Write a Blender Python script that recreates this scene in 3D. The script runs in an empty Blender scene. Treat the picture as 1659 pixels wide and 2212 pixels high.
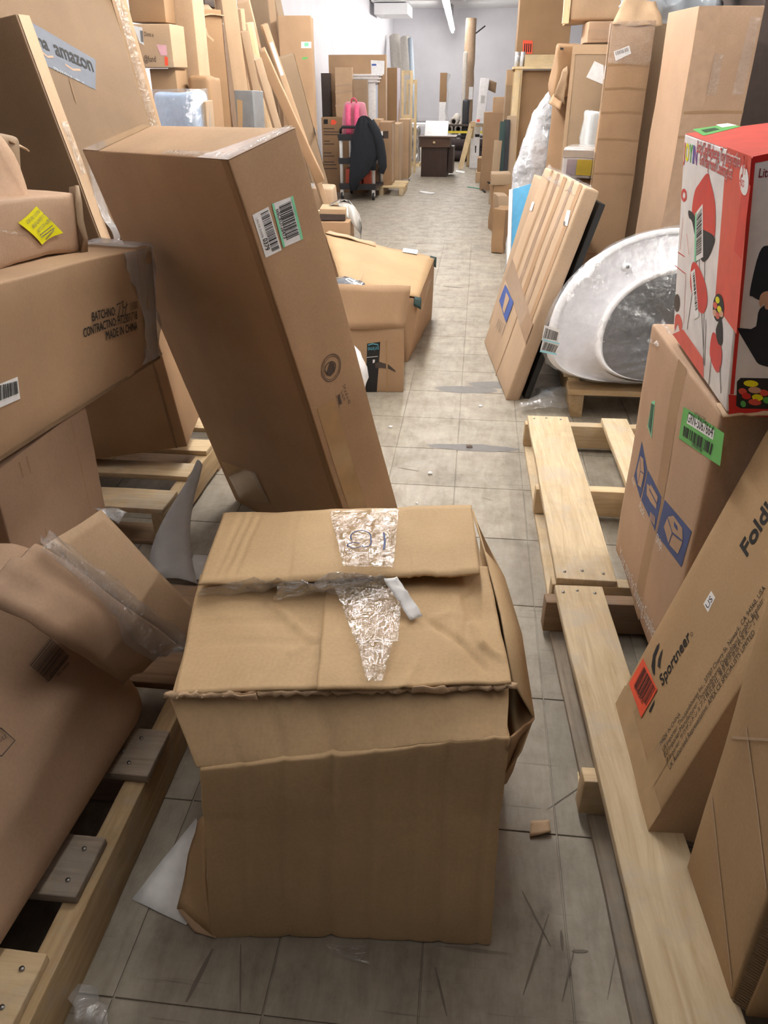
import bpy, bmesh, math, random
from mathutils import Vector, Matrix, noise

# ------------------------------------------------------------------ camera, light, exposure
F_PX, CAM_H = 1660.0, 1.4
PITCH, YAW = math.radians(29.3), math.radians(6.4)
scene = bpy.context.scene
cam_data = bpy.data.cameras.new('camera'); cam = bpy.data.objects.new('camera', cam_data)
scene.collection.objects.link(cam)
cam.location = (0, 0, CAM_H); cam.rotation_euler = (math.pi/2 - PITCH, 0, YAW)
cam_data.sensor_fit = 'VERTICAL'; cam_data.sensor_height = 36.0
cam_data.lens = F_PX/2212.0*36.0; cam_data.clip_start = .02; cam_data.clip_end = 200
scene.camera = cam
scene.view_settings.view_transform = 'Standard'
scene.view_settings.look = 'None'
scene.view_settings.gamma = 1.0
scene.view_settings.exposure = 0.76
scene.view_settings.use_curve_mapping = False
world = bpy.data.worlds.new('world'); scene.world = world; world.use_nodes = True
world.node_tree.nodes['Background'].inputs[0].default_value = (1, .93, .82, 1)
world.node_tree.nodes['Background'].inputs[1].default_value = .0
TUBE_POWER = 46.0
TUBE_COLOR = (1.0, .97, .92)

# ------------------------------------------------------------------ geometry helpers
COL = scene.collection
CAM = Vector((0, 0, CAM_H))
def V(*a): return Vector(a)
def ray(q):
    x, y = q[0]-829.5, q[1]-1106.0
    d = Vector((x, F_PX*math.cos(PITCH)-y*math.sin(PITCH), -F_PX*math.sin(PITCH)-y*math.cos(PITCH)))/F_PX
    c, s = math.cos(YAW), math.sin(YAW)
    return Vector((c*d.x-s*d.y, s*d.x+c*d.y, d.z))
def pz(x, y, z=0.0): d = ray((x, y)); return CAM+d*((z-CAM_H)/d.z)
def pY(x, y, Y): d = ray((x, y)); return CAM+d*(Y/d.y)
def pX(x, y, X): d = ray((x, y)); return CAM+d*(X/d.x)
def rot3(a, b, c):
    a, b, c = map(math.radians, (a, b, c))
    return (Matrix.Rotation(a, 4, 'Z') @ Matrix.Rotation(b, 4, 'X') @ Matrix.Rotation(c, 4, 'Y'))
MW = {}
def reg(o, M): o.matrix_basis = M; MW[o.name] = M
def tag(o, label=None, cat=None, group=None, kind=None):
    if label: o['label'] = label
    if cat: o['category'] = cat
    if group: o['group'] = group
    if kind: o['kind'] = kind
    return o
def thing(name, label, cat, M=None, group=None, kind=None):
    o = bpy.data.objects.new(name, None); COL.objects.link(o)
    o.empty_display_size = .05
    reg(o, M if M else Matrix.Identity(4)); tag(o, label, cat, group, kind); return o
def at(x, y, z=0, yaw=0): return Matrix.Translation((x, y, z)) @ Matrix.Rotation(math.radians(yaw), 4, 'Z')
def mobj(name, verts, faces, mat, parent=None, smooth=False):
    me = bpy.data.meshes.new(name); me.from_pydata([tuple(v) for v in verts], [], faces); me.update()
    if smooth: me.polygons.foreach_set('use_smooth', [True]*len(me.polygons))
    return mlink(name, me, mat, parent)
def mlink(name, me, mat, parent=None):
    if mat and not me.materials: me.materials.append(mat)
    o = bpy.data.objects.new(name, me); COL.objects.link(o)
    if parent: o.parent = parent
    MW[o.name] = Matrix.Identity(4)
    return o
def bmobj(name, bm, mat, parent=None, smooth=True):
    bmesh.ops.recalc_face_normals(bm, faces=bm.faces[:])
    me = bpy.data.meshes.new(name); bm.to_mesh(me); bm.free()
    me.polygons.foreach_set('use_smooth', [smooth]*len(me.polygons)); me.update()
    return mlink(name, me, mat, parent)
def nz(p, f, s): return noise.noise_vector(Vector(p)*f + Vector((s*7.31, s*3.17, s*1.93)))

class Geo:                                   # collects shapes that form ONE part
    def __init__(s): s.v = []; s.f = []
    def add(s, vs, fs):
        n = len(s.v); s.v += [Vector(v) for v in vs]; s.f += [[i+n for i in f] for f in fs]; return s
    def box(s, x0, y0, z0, x1, y1, z1):
        vs = [(x, y, z) for z in (z0, z1) for y in (y0, y1) for x in (x0, x1)]
        return s.add(vs, [(0, 2, 3, 1), (4, 5, 7, 6), (0, 1, 5, 4), (2, 6, 7, 3), (0, 4, 6, 2), (1, 3, 7, 5)])
    def tube(s, pts, r, n=8, caps=True):
        pts = [Vector(p) for p in pts]; rs = r if isinstance(r, (list, tuple)) else [r]*len(pts)
        t0 = (pts[1]-pts[0]).normalized(); a = t0.orthogonal().normalized(); rings = []
        for i, p in enumerate(pts):
            t = (pts[min(i+1, len(pts)-1)]-pts[max(i-1, 0)]).normalized()
            a = (a-t*a.dot(t)).normalized(); b = t.cross(a)
            rings.append([p+(a*math.cos(2*math.pi*k/n)+b*math.sin(2*math.pi*k/n))*rs[i] for k in range(n)])
        return s.loft(rings, caps)
    def loft(s, rings, caps=True):
        n = len(rings[0]); b = len(s.v)
        for r in rings: s.v += [Vector(p) for p in r]
        for i in range(len(rings)-1):
            for k in range(n):
                k2 = (k+1) % n
                s.f.append([b+i*n+k, b+i*n+k2, b+(i+1)*n+k2, b+(i+1)*n+k])
        if caps:
            s.f.append([b+k for k in range(n)][::-1]); s.f.append([b+(len(rings)-1)*n+k for k in range(n)])
        return s
    def bar(s, p, q, w, t, up=(0, 0, 1)):    # rectangular bar from p to q
        p, q = Vector(p), Vector(q); d = (q-p).normalized(); u = Vector(up); u = (u-d*u.dot(d)).normalized(); l = u.cross(d)
        return s.loft([[c+l*(a*w/2)+u*(b*t/2) for a, b in ((-1, -1), (1, -1), (1, 1), (-1, 1))] for c in (p, q)])
    def build(s, name, mat, parent=None, smooth=False):
        bm = bmesh.new(); vs = [bm.verts.new(v) for v in s.v]
        for f in s.f:
            try: bm.faces.new([vs[i] for i in f])
            except ValueError: pass
        return bmobj(name, bm, mat, parent, smooth)

def cubegrid(n, L, r):
    """rounded, subdivided cuboid surface 0..L with edge radius r"""
    nx, ny, nz_ = n
    def samples(k, l):
        e = min(r, l*.3)
        return sorted({0.0, e*.4, e, *[e+(l-2*e)*i/k for i in range(1, k)], l-e, l-e*.4, l})
    S = [samples(nx, L[0]), samples(ny, L[1]), samples(nz_, L[2])]
    idx = {}; vs = []; fs = []
    def vid(p):
        k = (round(p[0], 6), round(p[1], 6), round(p[2], 6))
        if k not in idx:
            idx[k] = len(vs); e = [min(r, l*.3) for l in L]; rr = min(e)
            q = Vector([min(max(p[i], rr), L[i]-rr) for i in range(3)]); d = Vector(p)-q
            vs.append(q+d.normalized()*rr if d.length > 1e-9 else Vector(p))
        return idx[k]
    for ax in range(3):
        a, b = (ax+1) % 3, (ax+2) % 3
        for side in (0, 1):
            for i in range(len(S[a])-1):
                for j in range(len(S[b])-1):
                    q = []
                    for (ii, jj) in ((i, j), (i+1, j), (i+1, j+1), (i, j+1)):
                        p = [0, 0, 0]; p[ax] = L[ax]*side; p[a] = S[a][ii]; p[b] = S[b][jj]; q.append(vid(p))
                    fs.append(q if side else q[::-1])
    return vs, fs

def hexmap(L, C):
    """trilinear map of a 0..L cuboid to 8 corners, order bits x+2y+4z"""
    C = [Vector(c) for c in C]
    def f(p):
        a, b, c = p[0]/L[0], p[1]/L[1], p[2]/L[2]; o = Vector((0, 0, 0))
        for k in range(8):
            w = (a if k & 1 else 1-a)*(b if k & 2 else 1-b)*(c if k & 4 else 1-c)
            o += C[k]*w
        return o
    return f

TEXT = {}
def textmesh(s):
    if s not in TEXT:
        cu = bpy.data.curves.new('txt', 'FONT'); cu.body = s; cu.resolution_u = 3
        ob = bpy.data.objects.new('txt', cu); COL.objects.link(ob)
        bpy.context.view_layer.update()
        dg = bpy.context.evaluated_depsgraph_get(); ev = ob.evaluated_get(dg); me = ev.to_mesh()
        vs = [v.co.copy() for v in me.vertices]; fs = [list(p.vertices) for p in me.polygons]; ev.to_mesh_clear()
        bpy.data.objects.remove(ob); bpy.data.curves.remove(cu)
        x0 = min((v.x for v in vs), default=0); x1 = max((v.x for v in vs), default=1)
        TEXT[s] = ([(v.x-x0, v.y) for v in vs], fs, x1-x0)
    return TEXT[s]

class Face:
    """a flat side of a thing; prints and stickers are laid on it in its own u,v metres"""
    def __init__(s, O, U, W, parent, posfn=None, k=1.0):
        s.k = k
        s.M = MW[parent.name]; s.inv = s.M.inverted(); s.O, s.U, s.W = Vector(O), Vector(U).normalized(), Vector(W).normalized()
        s.N = s.U.cross(s.W).normalized(); s.W = s.N.cross(s.U); s.parent = parent; s.posfn = posfn
        s.Nl = (s.inv.to_3x3() @ s.N).normalized()
    def uv(s, q):
        d = ray(q); t = (s.O-CAM).dot(s.N)/d.dot(s.N); p = CAM+d*t-s.O
        return Vector((p.dot(s.U), p.dot(s.W)))
    def pt(s, uv, off=.0008):
        l = s.inv @ (s.O+s.U*uv[0]+s.W*uv[1])
        if s.posfn: l = s.posfn(l)
        return l+s.Nl*(off*s.k)
    def conv(s, qs, raw): return [Vector(q) if raw else s.uv(q) for q in qs]
    def quad(s, qs, mat, name='label', parent=None, off=.0012, n=5, raw=False, amp=0):
        a, b, c, d = s.conv(qs, raw); vs = []
        for j in range(n+1):
            for i in range(n+1):
                x, y = i/n, j/n
                vs.append(s.pt((a*(1-x)+b*x)*(1-y)+(d*(1-x)+c*x)*y, off+(amp*random.random() if amp else 0)))
        fs = [[j*(n+1)+i, j*(n+1)+i+1, (j+1)*(n+1)+i+1, (j+1)*(n+1)+i] for j in range(n) for i in range(n)]
        return mobj(name, vs, fs, mat, parent or s.parent, True)
    def poly(s, qs, mat, name='printed_shape', parent=None, off=.0016, raw=False, curve=0):
        P = s.conv(qs, raw)
        if curve:
            Q = []; m = len(P)
            for i in range(m):
                a, b, c, d = P[i-1], P[i], P[(i+1) % m], P[(i+2) % m]
                for j in range(curve):
                    t = j/curve; Q.append(.5*((2*b)+(c-a)*t+(2*a-5*b+4*c-d)*t*t+(3*b-a-3*c+d)*t**3))
            P = Q
        bm = bmesh.new(); vs = [bm.verts.new(s.pt(q, off)) for q in P]
        f = bm.faces.new(vs); bmesh.ops.triangulate(bm, faces=[f])
        return bmobj(name, bm, mat, parent or s.parent, False)
    def ell(s, c, a, b, mat, name='printed_shape', parent=None, off=.0018, n=20, hole=0, raw=False):
        c, a, b = s.conv([c, a, b], raw); a = a-c; b = b-c; vs = []; fs = []
        for k in range(n):
            t = 2*math.pi*k/n
            vs += [s.pt(c+a*math.cos(t)+b*math.sin(t), off), s.pt(c+(a*math.cos(t)+b*math.sin(t))*hole, off)]
        for k in range(n):
            m = (k+1) % n; fs.append([2*k, 2*m, 2*m+1, 2*k+1])
        return mobj(name, vs, fs, mat, parent or s.parent)
    def bars(s, qs, mat, n=26, seed=1, parent=None, off=.0022, raw=False, name='barcode'):
        a, b, c, d = s.conv(qs, raw); rnd = random.Random(seed); vs = []; fs = []; x = 0.0; tot = n*2.1
        while x < tot:
            w = rnd.choice((.5, .8, 1.2, 2.0)); x1 = min(x+w, tot); k = len(vs)
            for (xx, yy) in ((x/tot, 0), (x1/tot, 0), (x1/tot, 1), (x/tot, 1)):
                vs.append(s.pt((a*(1-xx)+b*xx)*(1-yy)+(d*(1-xx)+c*xx)*yy, off))
            fs.append([k, k+1, k+2, k+3]); x = x1+rnd.choice((.5, .8, 1.1, 1.6))
        return mobj(name, vs, fs, mat, parent or s.parent)
    def text(s, st, q0, q1, mat, parent=None, off=.0024, hs=1.0, bold=0, raw=False, name='printed_text'):
        a, b = s.conv([q0, q1], raw); tv, fs, w = textmesh(st); k = (b-a).length/w; e = (b-a).normalized(); g = Vector((-e.y, e.x))
        vs = []; F = []
        shifts = [(0, 0)] if not bold else [(0, 0), (bold, 0), (0, bold), (bold, bold)]
        for j, (dx, dy) in enumerate(shifts):
            m = len(vs); vs += [s.pt(a+e*((x+dx)*k)+g*((y+dy)*k*hs), off+j*.00005) for x, y in tv]; F += [[i+m for i in f] for f in fs]
        return mobj(name, vs, F, mat, parent or s.parent)
    def stroke(s, qs, wd, mat, name='marker_line', parent=None, off=.002, raw=False):
        p = s.conv(qs, raw); vs = []; fs = []
        for i, q in enumerate(p):
            t = (p[min(i+1, len(p)-1)]-p[max(i-1, 0)]); t = t.normalized() if t.length else Vector((1, 0)); g = Vector((-t.y, t.x))*wd/2
            vs += [s.pt(q+g, off), s.pt(q-g, off)]
            if i: fs.append([2*i-2, 2*i-1, 2*i+1, 2*i])
        return mobj(name, vs, fs, mat, parent or s.parent)

def rainbow(face, st, q0, q1, mats, hs=1.0):
    a, b = face.uv(q0), face.uv(q1); ws = [textmesh(c)[2] for c in st]; tot = sum(ws)+.12*(len(st)-1); x = 0.0
    for c, w, m in zip(st, ws, mats):
        face.text(c, a+(b-a)*(x/tot), a+(b-a)*((x+w)/tot), m, raw=True, hs=hs, bold=.04); x += w+.12
class Carton:
    """a cuboid (or, with corners, a crushed one) with dents; all faces can carry prints"""
    def __init__(s, name, label, M, dims, mat, cat='box', n=(6, 6, 6), amp=.003, r=.004, seed=None, freq=4.0,
                 corners=None, fn=None, group=None, part='body', root=None, offk=1.0):
        s.L = dims; s.M = M; s.seed = seed if seed is not None else (sum(map(ord, label or name)) % 97)
        s.root = root or thing(name, label, cat, M, group)
        hm = hexmap(dims, corners) if corners else None
        def pos(p):
            q = hm(p) if hm else Vector(p)
            q = q+nz(p, freq, s.seed)*amp
            return fn(q) if fn else q
        s.pos = pos
        vs, fs = cubegrid(n, dims, r)
        s.body = mobj(part, [pos(p) for p in vs], fs, mat, s.root, True)
        w, d, h = dims; R = M.to_3x3(); t = M.translation
        def fc(o, u, v):
            if hm:
                A, B, Cc = hm(o), hm((Vector(o)+Vector(u))), hm((Vector(o)+Vector(v)))
                return Face(M @ A, R @ (B-A), R @ (Cc-A), s.root)
            return Face(M @ Vector(o), R @ Vector(u), R @ Vector(v), s.root, pos, offk)
        s.front = fc((0, 0, 0), (w, 0, 0), (0, 0, h)); s.right = fc((w, 0, 0), (0, d, 0), (0, 0, h))
        s.left = fc((0, d, 0), (0, -d, 0), (0, 0, h)); s.back = fc((w, d, 0), (-w, 0, 0), (0, 0, h)); s.top = fc((0, 0, h), (w, 0, 0), (0, d, 0))
    def tape_top(s, mat, w=.05, along='x', down=.07):
        W, D, H = s.L
        if along == 'x':
            s.top.quad([(0, D/2-w/2), (W, D/2-w/2), (W, D/2+w/2), (0, D/2+w/2)], mat, 'tape', off=.0006, n=8, raw=True)
            s.right.quad([(D/2-w/2, H-down), (D/2+w/2, H-down), (D/2+w/2, H), (D/2-w/2, H)], mat, 'tape', off=.0006, n=3, raw=True)
            s.left.quad([(D/2-w/2, H-down), (D/2+w/2, H-down), (D/2+w/2, H), (D/2-w/2, H)], mat, 'tape', off=.0006, n=3, raw=True)
        else:
            s.top.quad([(W/2-w/2, 0), (W/2+w/2, 0), (W/2+w/2, D), (W/2-w/2, D)], mat, 'tape', off=.0006, n=8, raw=True)
            s.front.quad([(W/2-w/2, H-down), (W/2+w/2, H-down), (W/2+w/2, H), (W/2-w/2, H)], mat, 'tape', off=.0006, n=3, raw=True)
        return s

def sheet(name, grid, th, mat, parent=None, amp=0.0, freq=9.0, seed=1, smooth=True, M=None, ridges=()):
    """a bent board or film with real thickness from a grid of points (rows of Vectors, world)"""
    inv = M.inverted() if M else (MW[parent.name].inverted() if parent else Matrix.Identity(4))
    g = [[inv @ Vector(p) for p in row] for row in grid]; R, Cn = len(g), len(g[0]); vs = []; top = []; bot = []
    for i in range(R):
        for j in range(Cn):
            a = g[min(i+1, R-1)][j]-g[max(i-1, 0)][j]; b = g[i][min(j+1, Cn-1)]-g[i][max(j-1, 0)]
            n = a.cross(b); n = n.normalized() if n.length else Vector((0, 0, 1))
            p = g[i][j]; pw = Vector(grid[i][j])
            for (ra, rb, rh, rw) in ridges:
                ab = rb-ra; t = max(0, min(1, (pw-ra).dot(ab)/ab.length_squared)); dd = (pw-ra-ab*t).length
                p = p+Vector((0, 0, rh*math.exp(-(dd/rw)**2)))
            if amp: p = p+n*(noise.noise(Vector(p)*freq+Vector((seed*3.1, seed, 0)))*amp)+nz(p, freq*2.1, seed)*amp*.35
            top.append(p+n*th/2); bot.append(p-n*th/2)
    vs = top+bot; k = R*Cn; fs = []
    for i in range(R-1):
        for j in range(Cn-1):
            q = [i*Cn+j, i*Cn+j+1, (i+1)*Cn+j+1, (i+1)*Cn+j]; fs += [q, [x+k for x in q[::-1]]]
    ring = [j for j in range(Cn)]+[i*Cn+Cn-1 for i in range(1, R)]+[(R-1)*Cn+j for j in range(Cn-2, -1, -1)]+[i*Cn for i in range(R-2, 0, -1)]
    for a, b in zip(ring, ring[1:]+ring[:1]): fs.append([b, a, a+k, b+k])
    return mobj(name, vs, fs, mat, parent, smooth)
def bil(a, b, c, d, n=8, m=8, bulge=None):
    a, b, c, d = map(Vector, (a, b, c, d)); g = []
    for j in range(m+1):
        row = []
        for i in range(n+1):
            x, y = i/n, j/m; p = (a*(1-x)+b*x)*(1-y)+(d*(1-x)+c*x)*y
            if bulge: p = p+Vector(bulge)*math.sin(math.pi*x)*math.sin(math.pi*y)
            row.append(p)
        g.append(row)
    return g
def frame_from(O, X, U):
    """orthonormal frame: x towards X, z as near as possible to U, y away"""
    x = (X-O).normalized(); u = U-O; u = (u-x*u.dot(x)).normalized(); y = u.cross(x)
    M = Matrix((x, y, u)).transposed().to_4x4(); M.translation = O; return M
def lean(name, label, bl, br, tl, t, mat, foot=True, prime='x', **kw):
    """a leaning box: front face through three (px,py,Y) points, thickness t backwards; foot=True lengthens it to the floor"""
    O, X, U = pY(*bl), pY(*br), pY(*tl); w = (X-O).length
    if prime == 'up':
        u_ = (U-O).normalized(); X = O+((X-O)-u_*(X-O).dot(u_)).normalized()*w
    M = frame_from(O, X, U)
    x, u = M.col[0].to_3d(), M.col[2].to_3d(); h = (U-O).dot(u)
    if foot:
        zmin = min(O.z, (O+x*w).z, (O+M.col[1].to_3d()*t).z, (O+x*w+M.col[1].to_3d()*t).z)
        e = (zmin-(foot if foot is not True else 0.0))/max(u.z, .2)
        if e > 0: O = O-u*e; h += e; M.translation = O
    return Carton(name, label, M, (w, t, h), mat, **kw)
def upbox(name, label, x0, x1, ytop, Y, d, mat, zb=0.0, ybot=None, yaw=0.0, **kw):
    """an upright box: its camera-side face lies at depth Y between two image columns"""
    a = pY(x0, ytop, Y); b = pY(x1, ytop, Y); zt = (a.z+b.z)/2
    if ybot is not None: zb = (pY(x0, ybot, Y).z+pY(x1, ybot, Y).z)/2
    w = (b.x-a.x)/max(math.cos(math.radians(yaw)), .3)
    return Carton(name, label, at(a.x, Y, zb, yaw), (w, d, zt-zb), mat, **kw)

# ------------------------------------------------------------------ materials
MATS = {}
def nodemat(name):
    m = bpy.data.materials.new(name); m.use_nodes = True; nt = m.node_tree
    return m, nt, nt.nodes['Principled BSDF']
def N(nt, t, **kw):
    n = nt.nodes.new(t)
    for k, v in kw.items():
        if k.startswith('i_'): n.inputs[k[2:].replace('_', ' ')].default_value = v
        else: setattr(n, k, v)
    return n
def ramp(nt, src, stops):
    r = nt.nodes.new('ShaderNodeValToRGB'); e = r.color_ramp.elements
    while len(e) < len(stops): e.new(.5)
    for el, (p, c) in zip(e, stops): el.position = p; el.color = (*c, 1) if len(c) == 3 else c
    nt.links.new(src, r.inputs[0]); return r.outputs[0]
def mixc(nt, fac, a, b, mode='MIX'):
    m = nt.nodes.new('ShaderNodeMix'); m.data_type = 'RGBA'; m.blend_type = mode
    for s, v in ((m.inputs[0], fac), (m.inputs[6], a), (m.inputs[7], b)):
        if hasattr(v, 'is_linked'): nt.links.new(v, s)
        else: s.default_value = v if isinstance(v, (int, float)) else (*v, 1)
    return m.outputs[2]
def bump(nt, b, src, strength=.2, dist=.002):
    n = nt.nodes.new('ShaderNodeBump'); n.inputs['Strength'].default_value = strength; n.inputs['Distance'].default_value = dist
    nt.links.new(src, n.inputs['Height']); nt.links.new(n.outputs[0], b.inputs['Normal'])
def plain(name, col, rough=.6, metal=0.0, alpha=1.0, spec=.5, coat=0):
    if name in MATS: return MATS[name]
    m, nt, b = nodemat(name); tc = N(nt, 'ShaderNodeTexCoord'); n = N(nt, 'ShaderNodeTexNoise', i_Scale=24.0, i_Detail=3.0)
    nt.links.new(tc.outputs['Object'], n.inputs['Vector'])
    c = ramp(nt, n.outputs[0], [(.3, tuple(x*.9 for x in col)), (.7, tuple(min(1, x*1.06) for x in col))])
    nt.links.new(c, b.inputs['Base Color']); b.inputs['Roughness'].default_value = rough; b.inputs['Metallic'].default_value = metal
    b.inputs['Alpha'].default_value = alpha; b.inputs['Specular IOR Level'].default_value = spec
    if coat: b.inputs['Coat Weight'].default_value = coat
    MATS[name] = m; return m
def card(name, col, axis=0, rough=.72, flute=.35, wear=.25):
    """corrugated cardboard: mottled kraft paper, faint flutes, scuffs"""
    if name in MATS: return MATS[name]
    m, nt, b = nodemat(name); L = nt.links; tc = N(nt, 'ShaderNodeTexCoord'); oi = N(nt, 'ShaderNodeObjectInfo')
    mp = N(nt, 'ShaderNodeMapping'); L.new(tc.outputs['Object'], mp.inputs[0])
    n1 = N(nt, 'ShaderNodeTexNoise', i_Scale=3.5, i_Detail=4.0, i_Roughness=.55); n2 = N(nt, 'ShaderNodeTexNoise', i_Scale=160.0, i_Detail=2.0)
    n3 = N(nt, 'ShaderNodeTexNoise', i_Scale=9.0, i_Detail=6.0, i_Roughness=.7)
    for n in (n1, n2, n3): L.new(mp.outputs[0], n.inputs['Vector'])
    c1 = ramp(nt, n1.outputs[0], [(.28, tuple(x*.86 for x in col)), (.72, tuple(min(1, x*1.1) for x in col))])
    c2 = mixc(nt, .11, c1, ramp(nt, n2.outputs[0], [(.35, tuple(x*.62 for x in col)), (.65, tuple(min(1, x*1.25) for x in col))]))
    st = ramp(nt, n3.outputs[0], [(.62, (0, 0, 0)), (.80, (wear, wear, wear))])
    c3 = mixc(nt, st, c2, tuple(min(1, x*1.35+.03) for x in col))
    hsv = N(nt, 'ShaderNodeHueSaturation'); mr = N(nt, 'ShaderNodeMapRange'); mr.inputs[3].default_value = .92; mr.inputs[4].default_value = 1.08
    L.new(oi.outputs['Random'], mr.inputs[0]); L.new(mr.outputs[0], hsv.inputs['Value']); L.new(c3, hsv.inputs['Color'])
    L.new(hsv.outputs[0], b.inputs['Base Color']); b.inputs['Roughness'].default_value = rough; b.inputs['Specular IOR Level'].default_value = .3
    w = N(nt, 'ShaderNodeTexWave', i_Scale=34.0, i_Distortion=.6, i_Detail=1.0); w.bands_direction = 'XYZ'[axis]; L.new(tc.outputs['Object'], w.inputs['Vector'])
    ad = N(nt, 'ShaderNodeMath', operation='ADD'); ml = N(nt, 'ShaderNodeMath', operation='MULTIPLY'); ml.inputs[1].default_value = flute
    L.new(w.outputs['Fac'], ml.inputs[0]); L.new(ml.outputs[0], ad.inputs[0]); ad.inputs[1].default_value = 0.0
    bump(nt, b, ad.outputs[0], .22, .0012); MATS[name] = m; return m
def wood(name, c1, c2, axis=0, scale=6.0, rough=.75, dirt=.0):
    if name in MATS: return MATS[name]
    m, nt, b = nodemat(name); L = nt.links; tc = N(nt, 'ShaderNodeTexCoord'); oi = N(nt, 'ShaderNodeObjectInfo')
    mp = N(nt, 'ShaderNodeMapping'); sc = [9.0, 9.0, 9.0]; sc[axis] = .7; mp.inputs['Scale'].default_value = sc
    av = N(nt, 'ShaderNodeVectorMath', operation='ADD'); L.new(tc.outputs['Object'], av.inputs[0]); L.new(oi.outputs['Random'], av.inputs[1]); L.new(av.outputs[0], mp.inputs[0])
    n = N(nt, 'ShaderNodeTexNoise', i_Scale=scale, i_Detail=7.0, i_Roughness=.65, i_Distortion=.8); L.new(mp.outputs[0], n.inputs['Vector'])
    n2 = N(nt, 'ShaderNodeTexNoise', i_Scale=4.0, i_Detail=6.0, i_Roughness=.7); L.new(av.outputs[0], n2.inputs['Vector'])
    c = ramp(nt, n.outputs[0], [(.3, c1), (.68, c2)])
    c = mixc(nt, ramp(nt, n2.outputs[0], [(.48, (0, 0, 0)), (.74, (.6+dirt, .6+dirt, .6+dirt))]), c, tuple(x*.55+.02 for x in c1))
    n5 = N(nt, 'ShaderNodeTexNoise', i_Scale=7.5, i_Detail=8.0, i_Roughness=.75); L.new(av.outputs[0], n5.inputs['Vector'])
    c = mixc(nt, ramp(nt, n5.outputs[0], [(.50, (0, 0, 0)), (.66, (.55, .55, .55))]), c, tuple(x*.35+.36*max(c2) for x in c2))
    c = mixc(nt, ramp(nt, n5.outputs[0], [(.24, (.7, .7, .7)), (.34, (0, 0, 0))]), c, tuple(x*.35 for x in c1))
    hsv = N(nt, 'ShaderNodeHueSaturation'); mr = N(nt, 'ShaderNodeMapRange'); mr.inputs[3].default_value = .85; mr.inputs[4].default_value = 1.12
    L.new(oi.outputs['Random'], mr.inputs[0]); L.new(mr.outputs[0], hsv.inputs['Value']); L.new(c, hsv.inputs['Color'])
    L.new(hsv.outputs[0], b.inputs['Base Color']); b.inputs['Roughness'].default_value = rough
    bump(nt, b, n.outputs[0], .35, .002); MATS[name] = m; return m
def film(name, col=(.9, .92, .95), gloss=.16, rough=.12, milk=.12, bs=40.0, bd=.006):
    """thin clear plastic: mostly see-through, with a wrinkled shine and a little haze"""
    if name in MATS: return MATS[name]
    m = bpy.data.materials.new(name); m.use_nodes = True; nt = m.node_tree; nt.nodes.clear(); L = nt.links
    out = N(nt, 'ShaderNodeOutputMaterial'); tr = N(nt, 'ShaderNodeBsdfTransparent'); gl = N(nt, 'ShaderNodeBsdfGlossy'); df = N(nt, 'ShaderNodeBsdfDiffuse')
    tr.inputs[0].default_value = (.97, .97, .97, 1); gl.inputs['Roughness'].default_value = rough; df.inputs[0].default_value = (*col, 1)
    tc = N(nt, 'ShaderNodeTexCoord'); n = N(nt, 'ShaderNodeTexNoise', i_Scale=bs, i_Detail=4.0, i_Distortion=1.5); L.new(tc.outputs['Object'], n.inputs['Vector'])
    bp = N(nt, 'ShaderNodeBump', i_Strength=1.0, i_Distance=bd); L.new(n.outputs[0], bp.inputs['Height']); L.new(bp.outputs[0], gl.inputs['Normal'])
    m1 = N(nt, 'ShaderNodeMixShader'); m2 = N(nt, 'ShaderNodeMixShader'); m1.inputs[0].default_value = milk; m2.inputs[0].default_value = gloss
    L.new(tr.outputs[0], m1.inputs[1]); L.new(df.outputs[0], m1.inputs[2]); L.new(m1.outputs[0], m2.inputs[1]); L.new(gl.outputs[0], m2.inputs[2]); L.new(m2.outputs[0], out.inputs[0])
    MATS[name] = m; return m
def emit(name, col, st):
    m = bpy.data.materials.new(name); m.use_nodes = True; nt = m.node_tree; b = nt.nodes['Principled BSDF']
    b.inputs['Base Color'].default_value = (.9, .9, .9, 1); b.inputs['Emission Color'].default_value = (*col, 1); b.inputs['Emission Strength'].default_value = st
    return m
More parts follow.
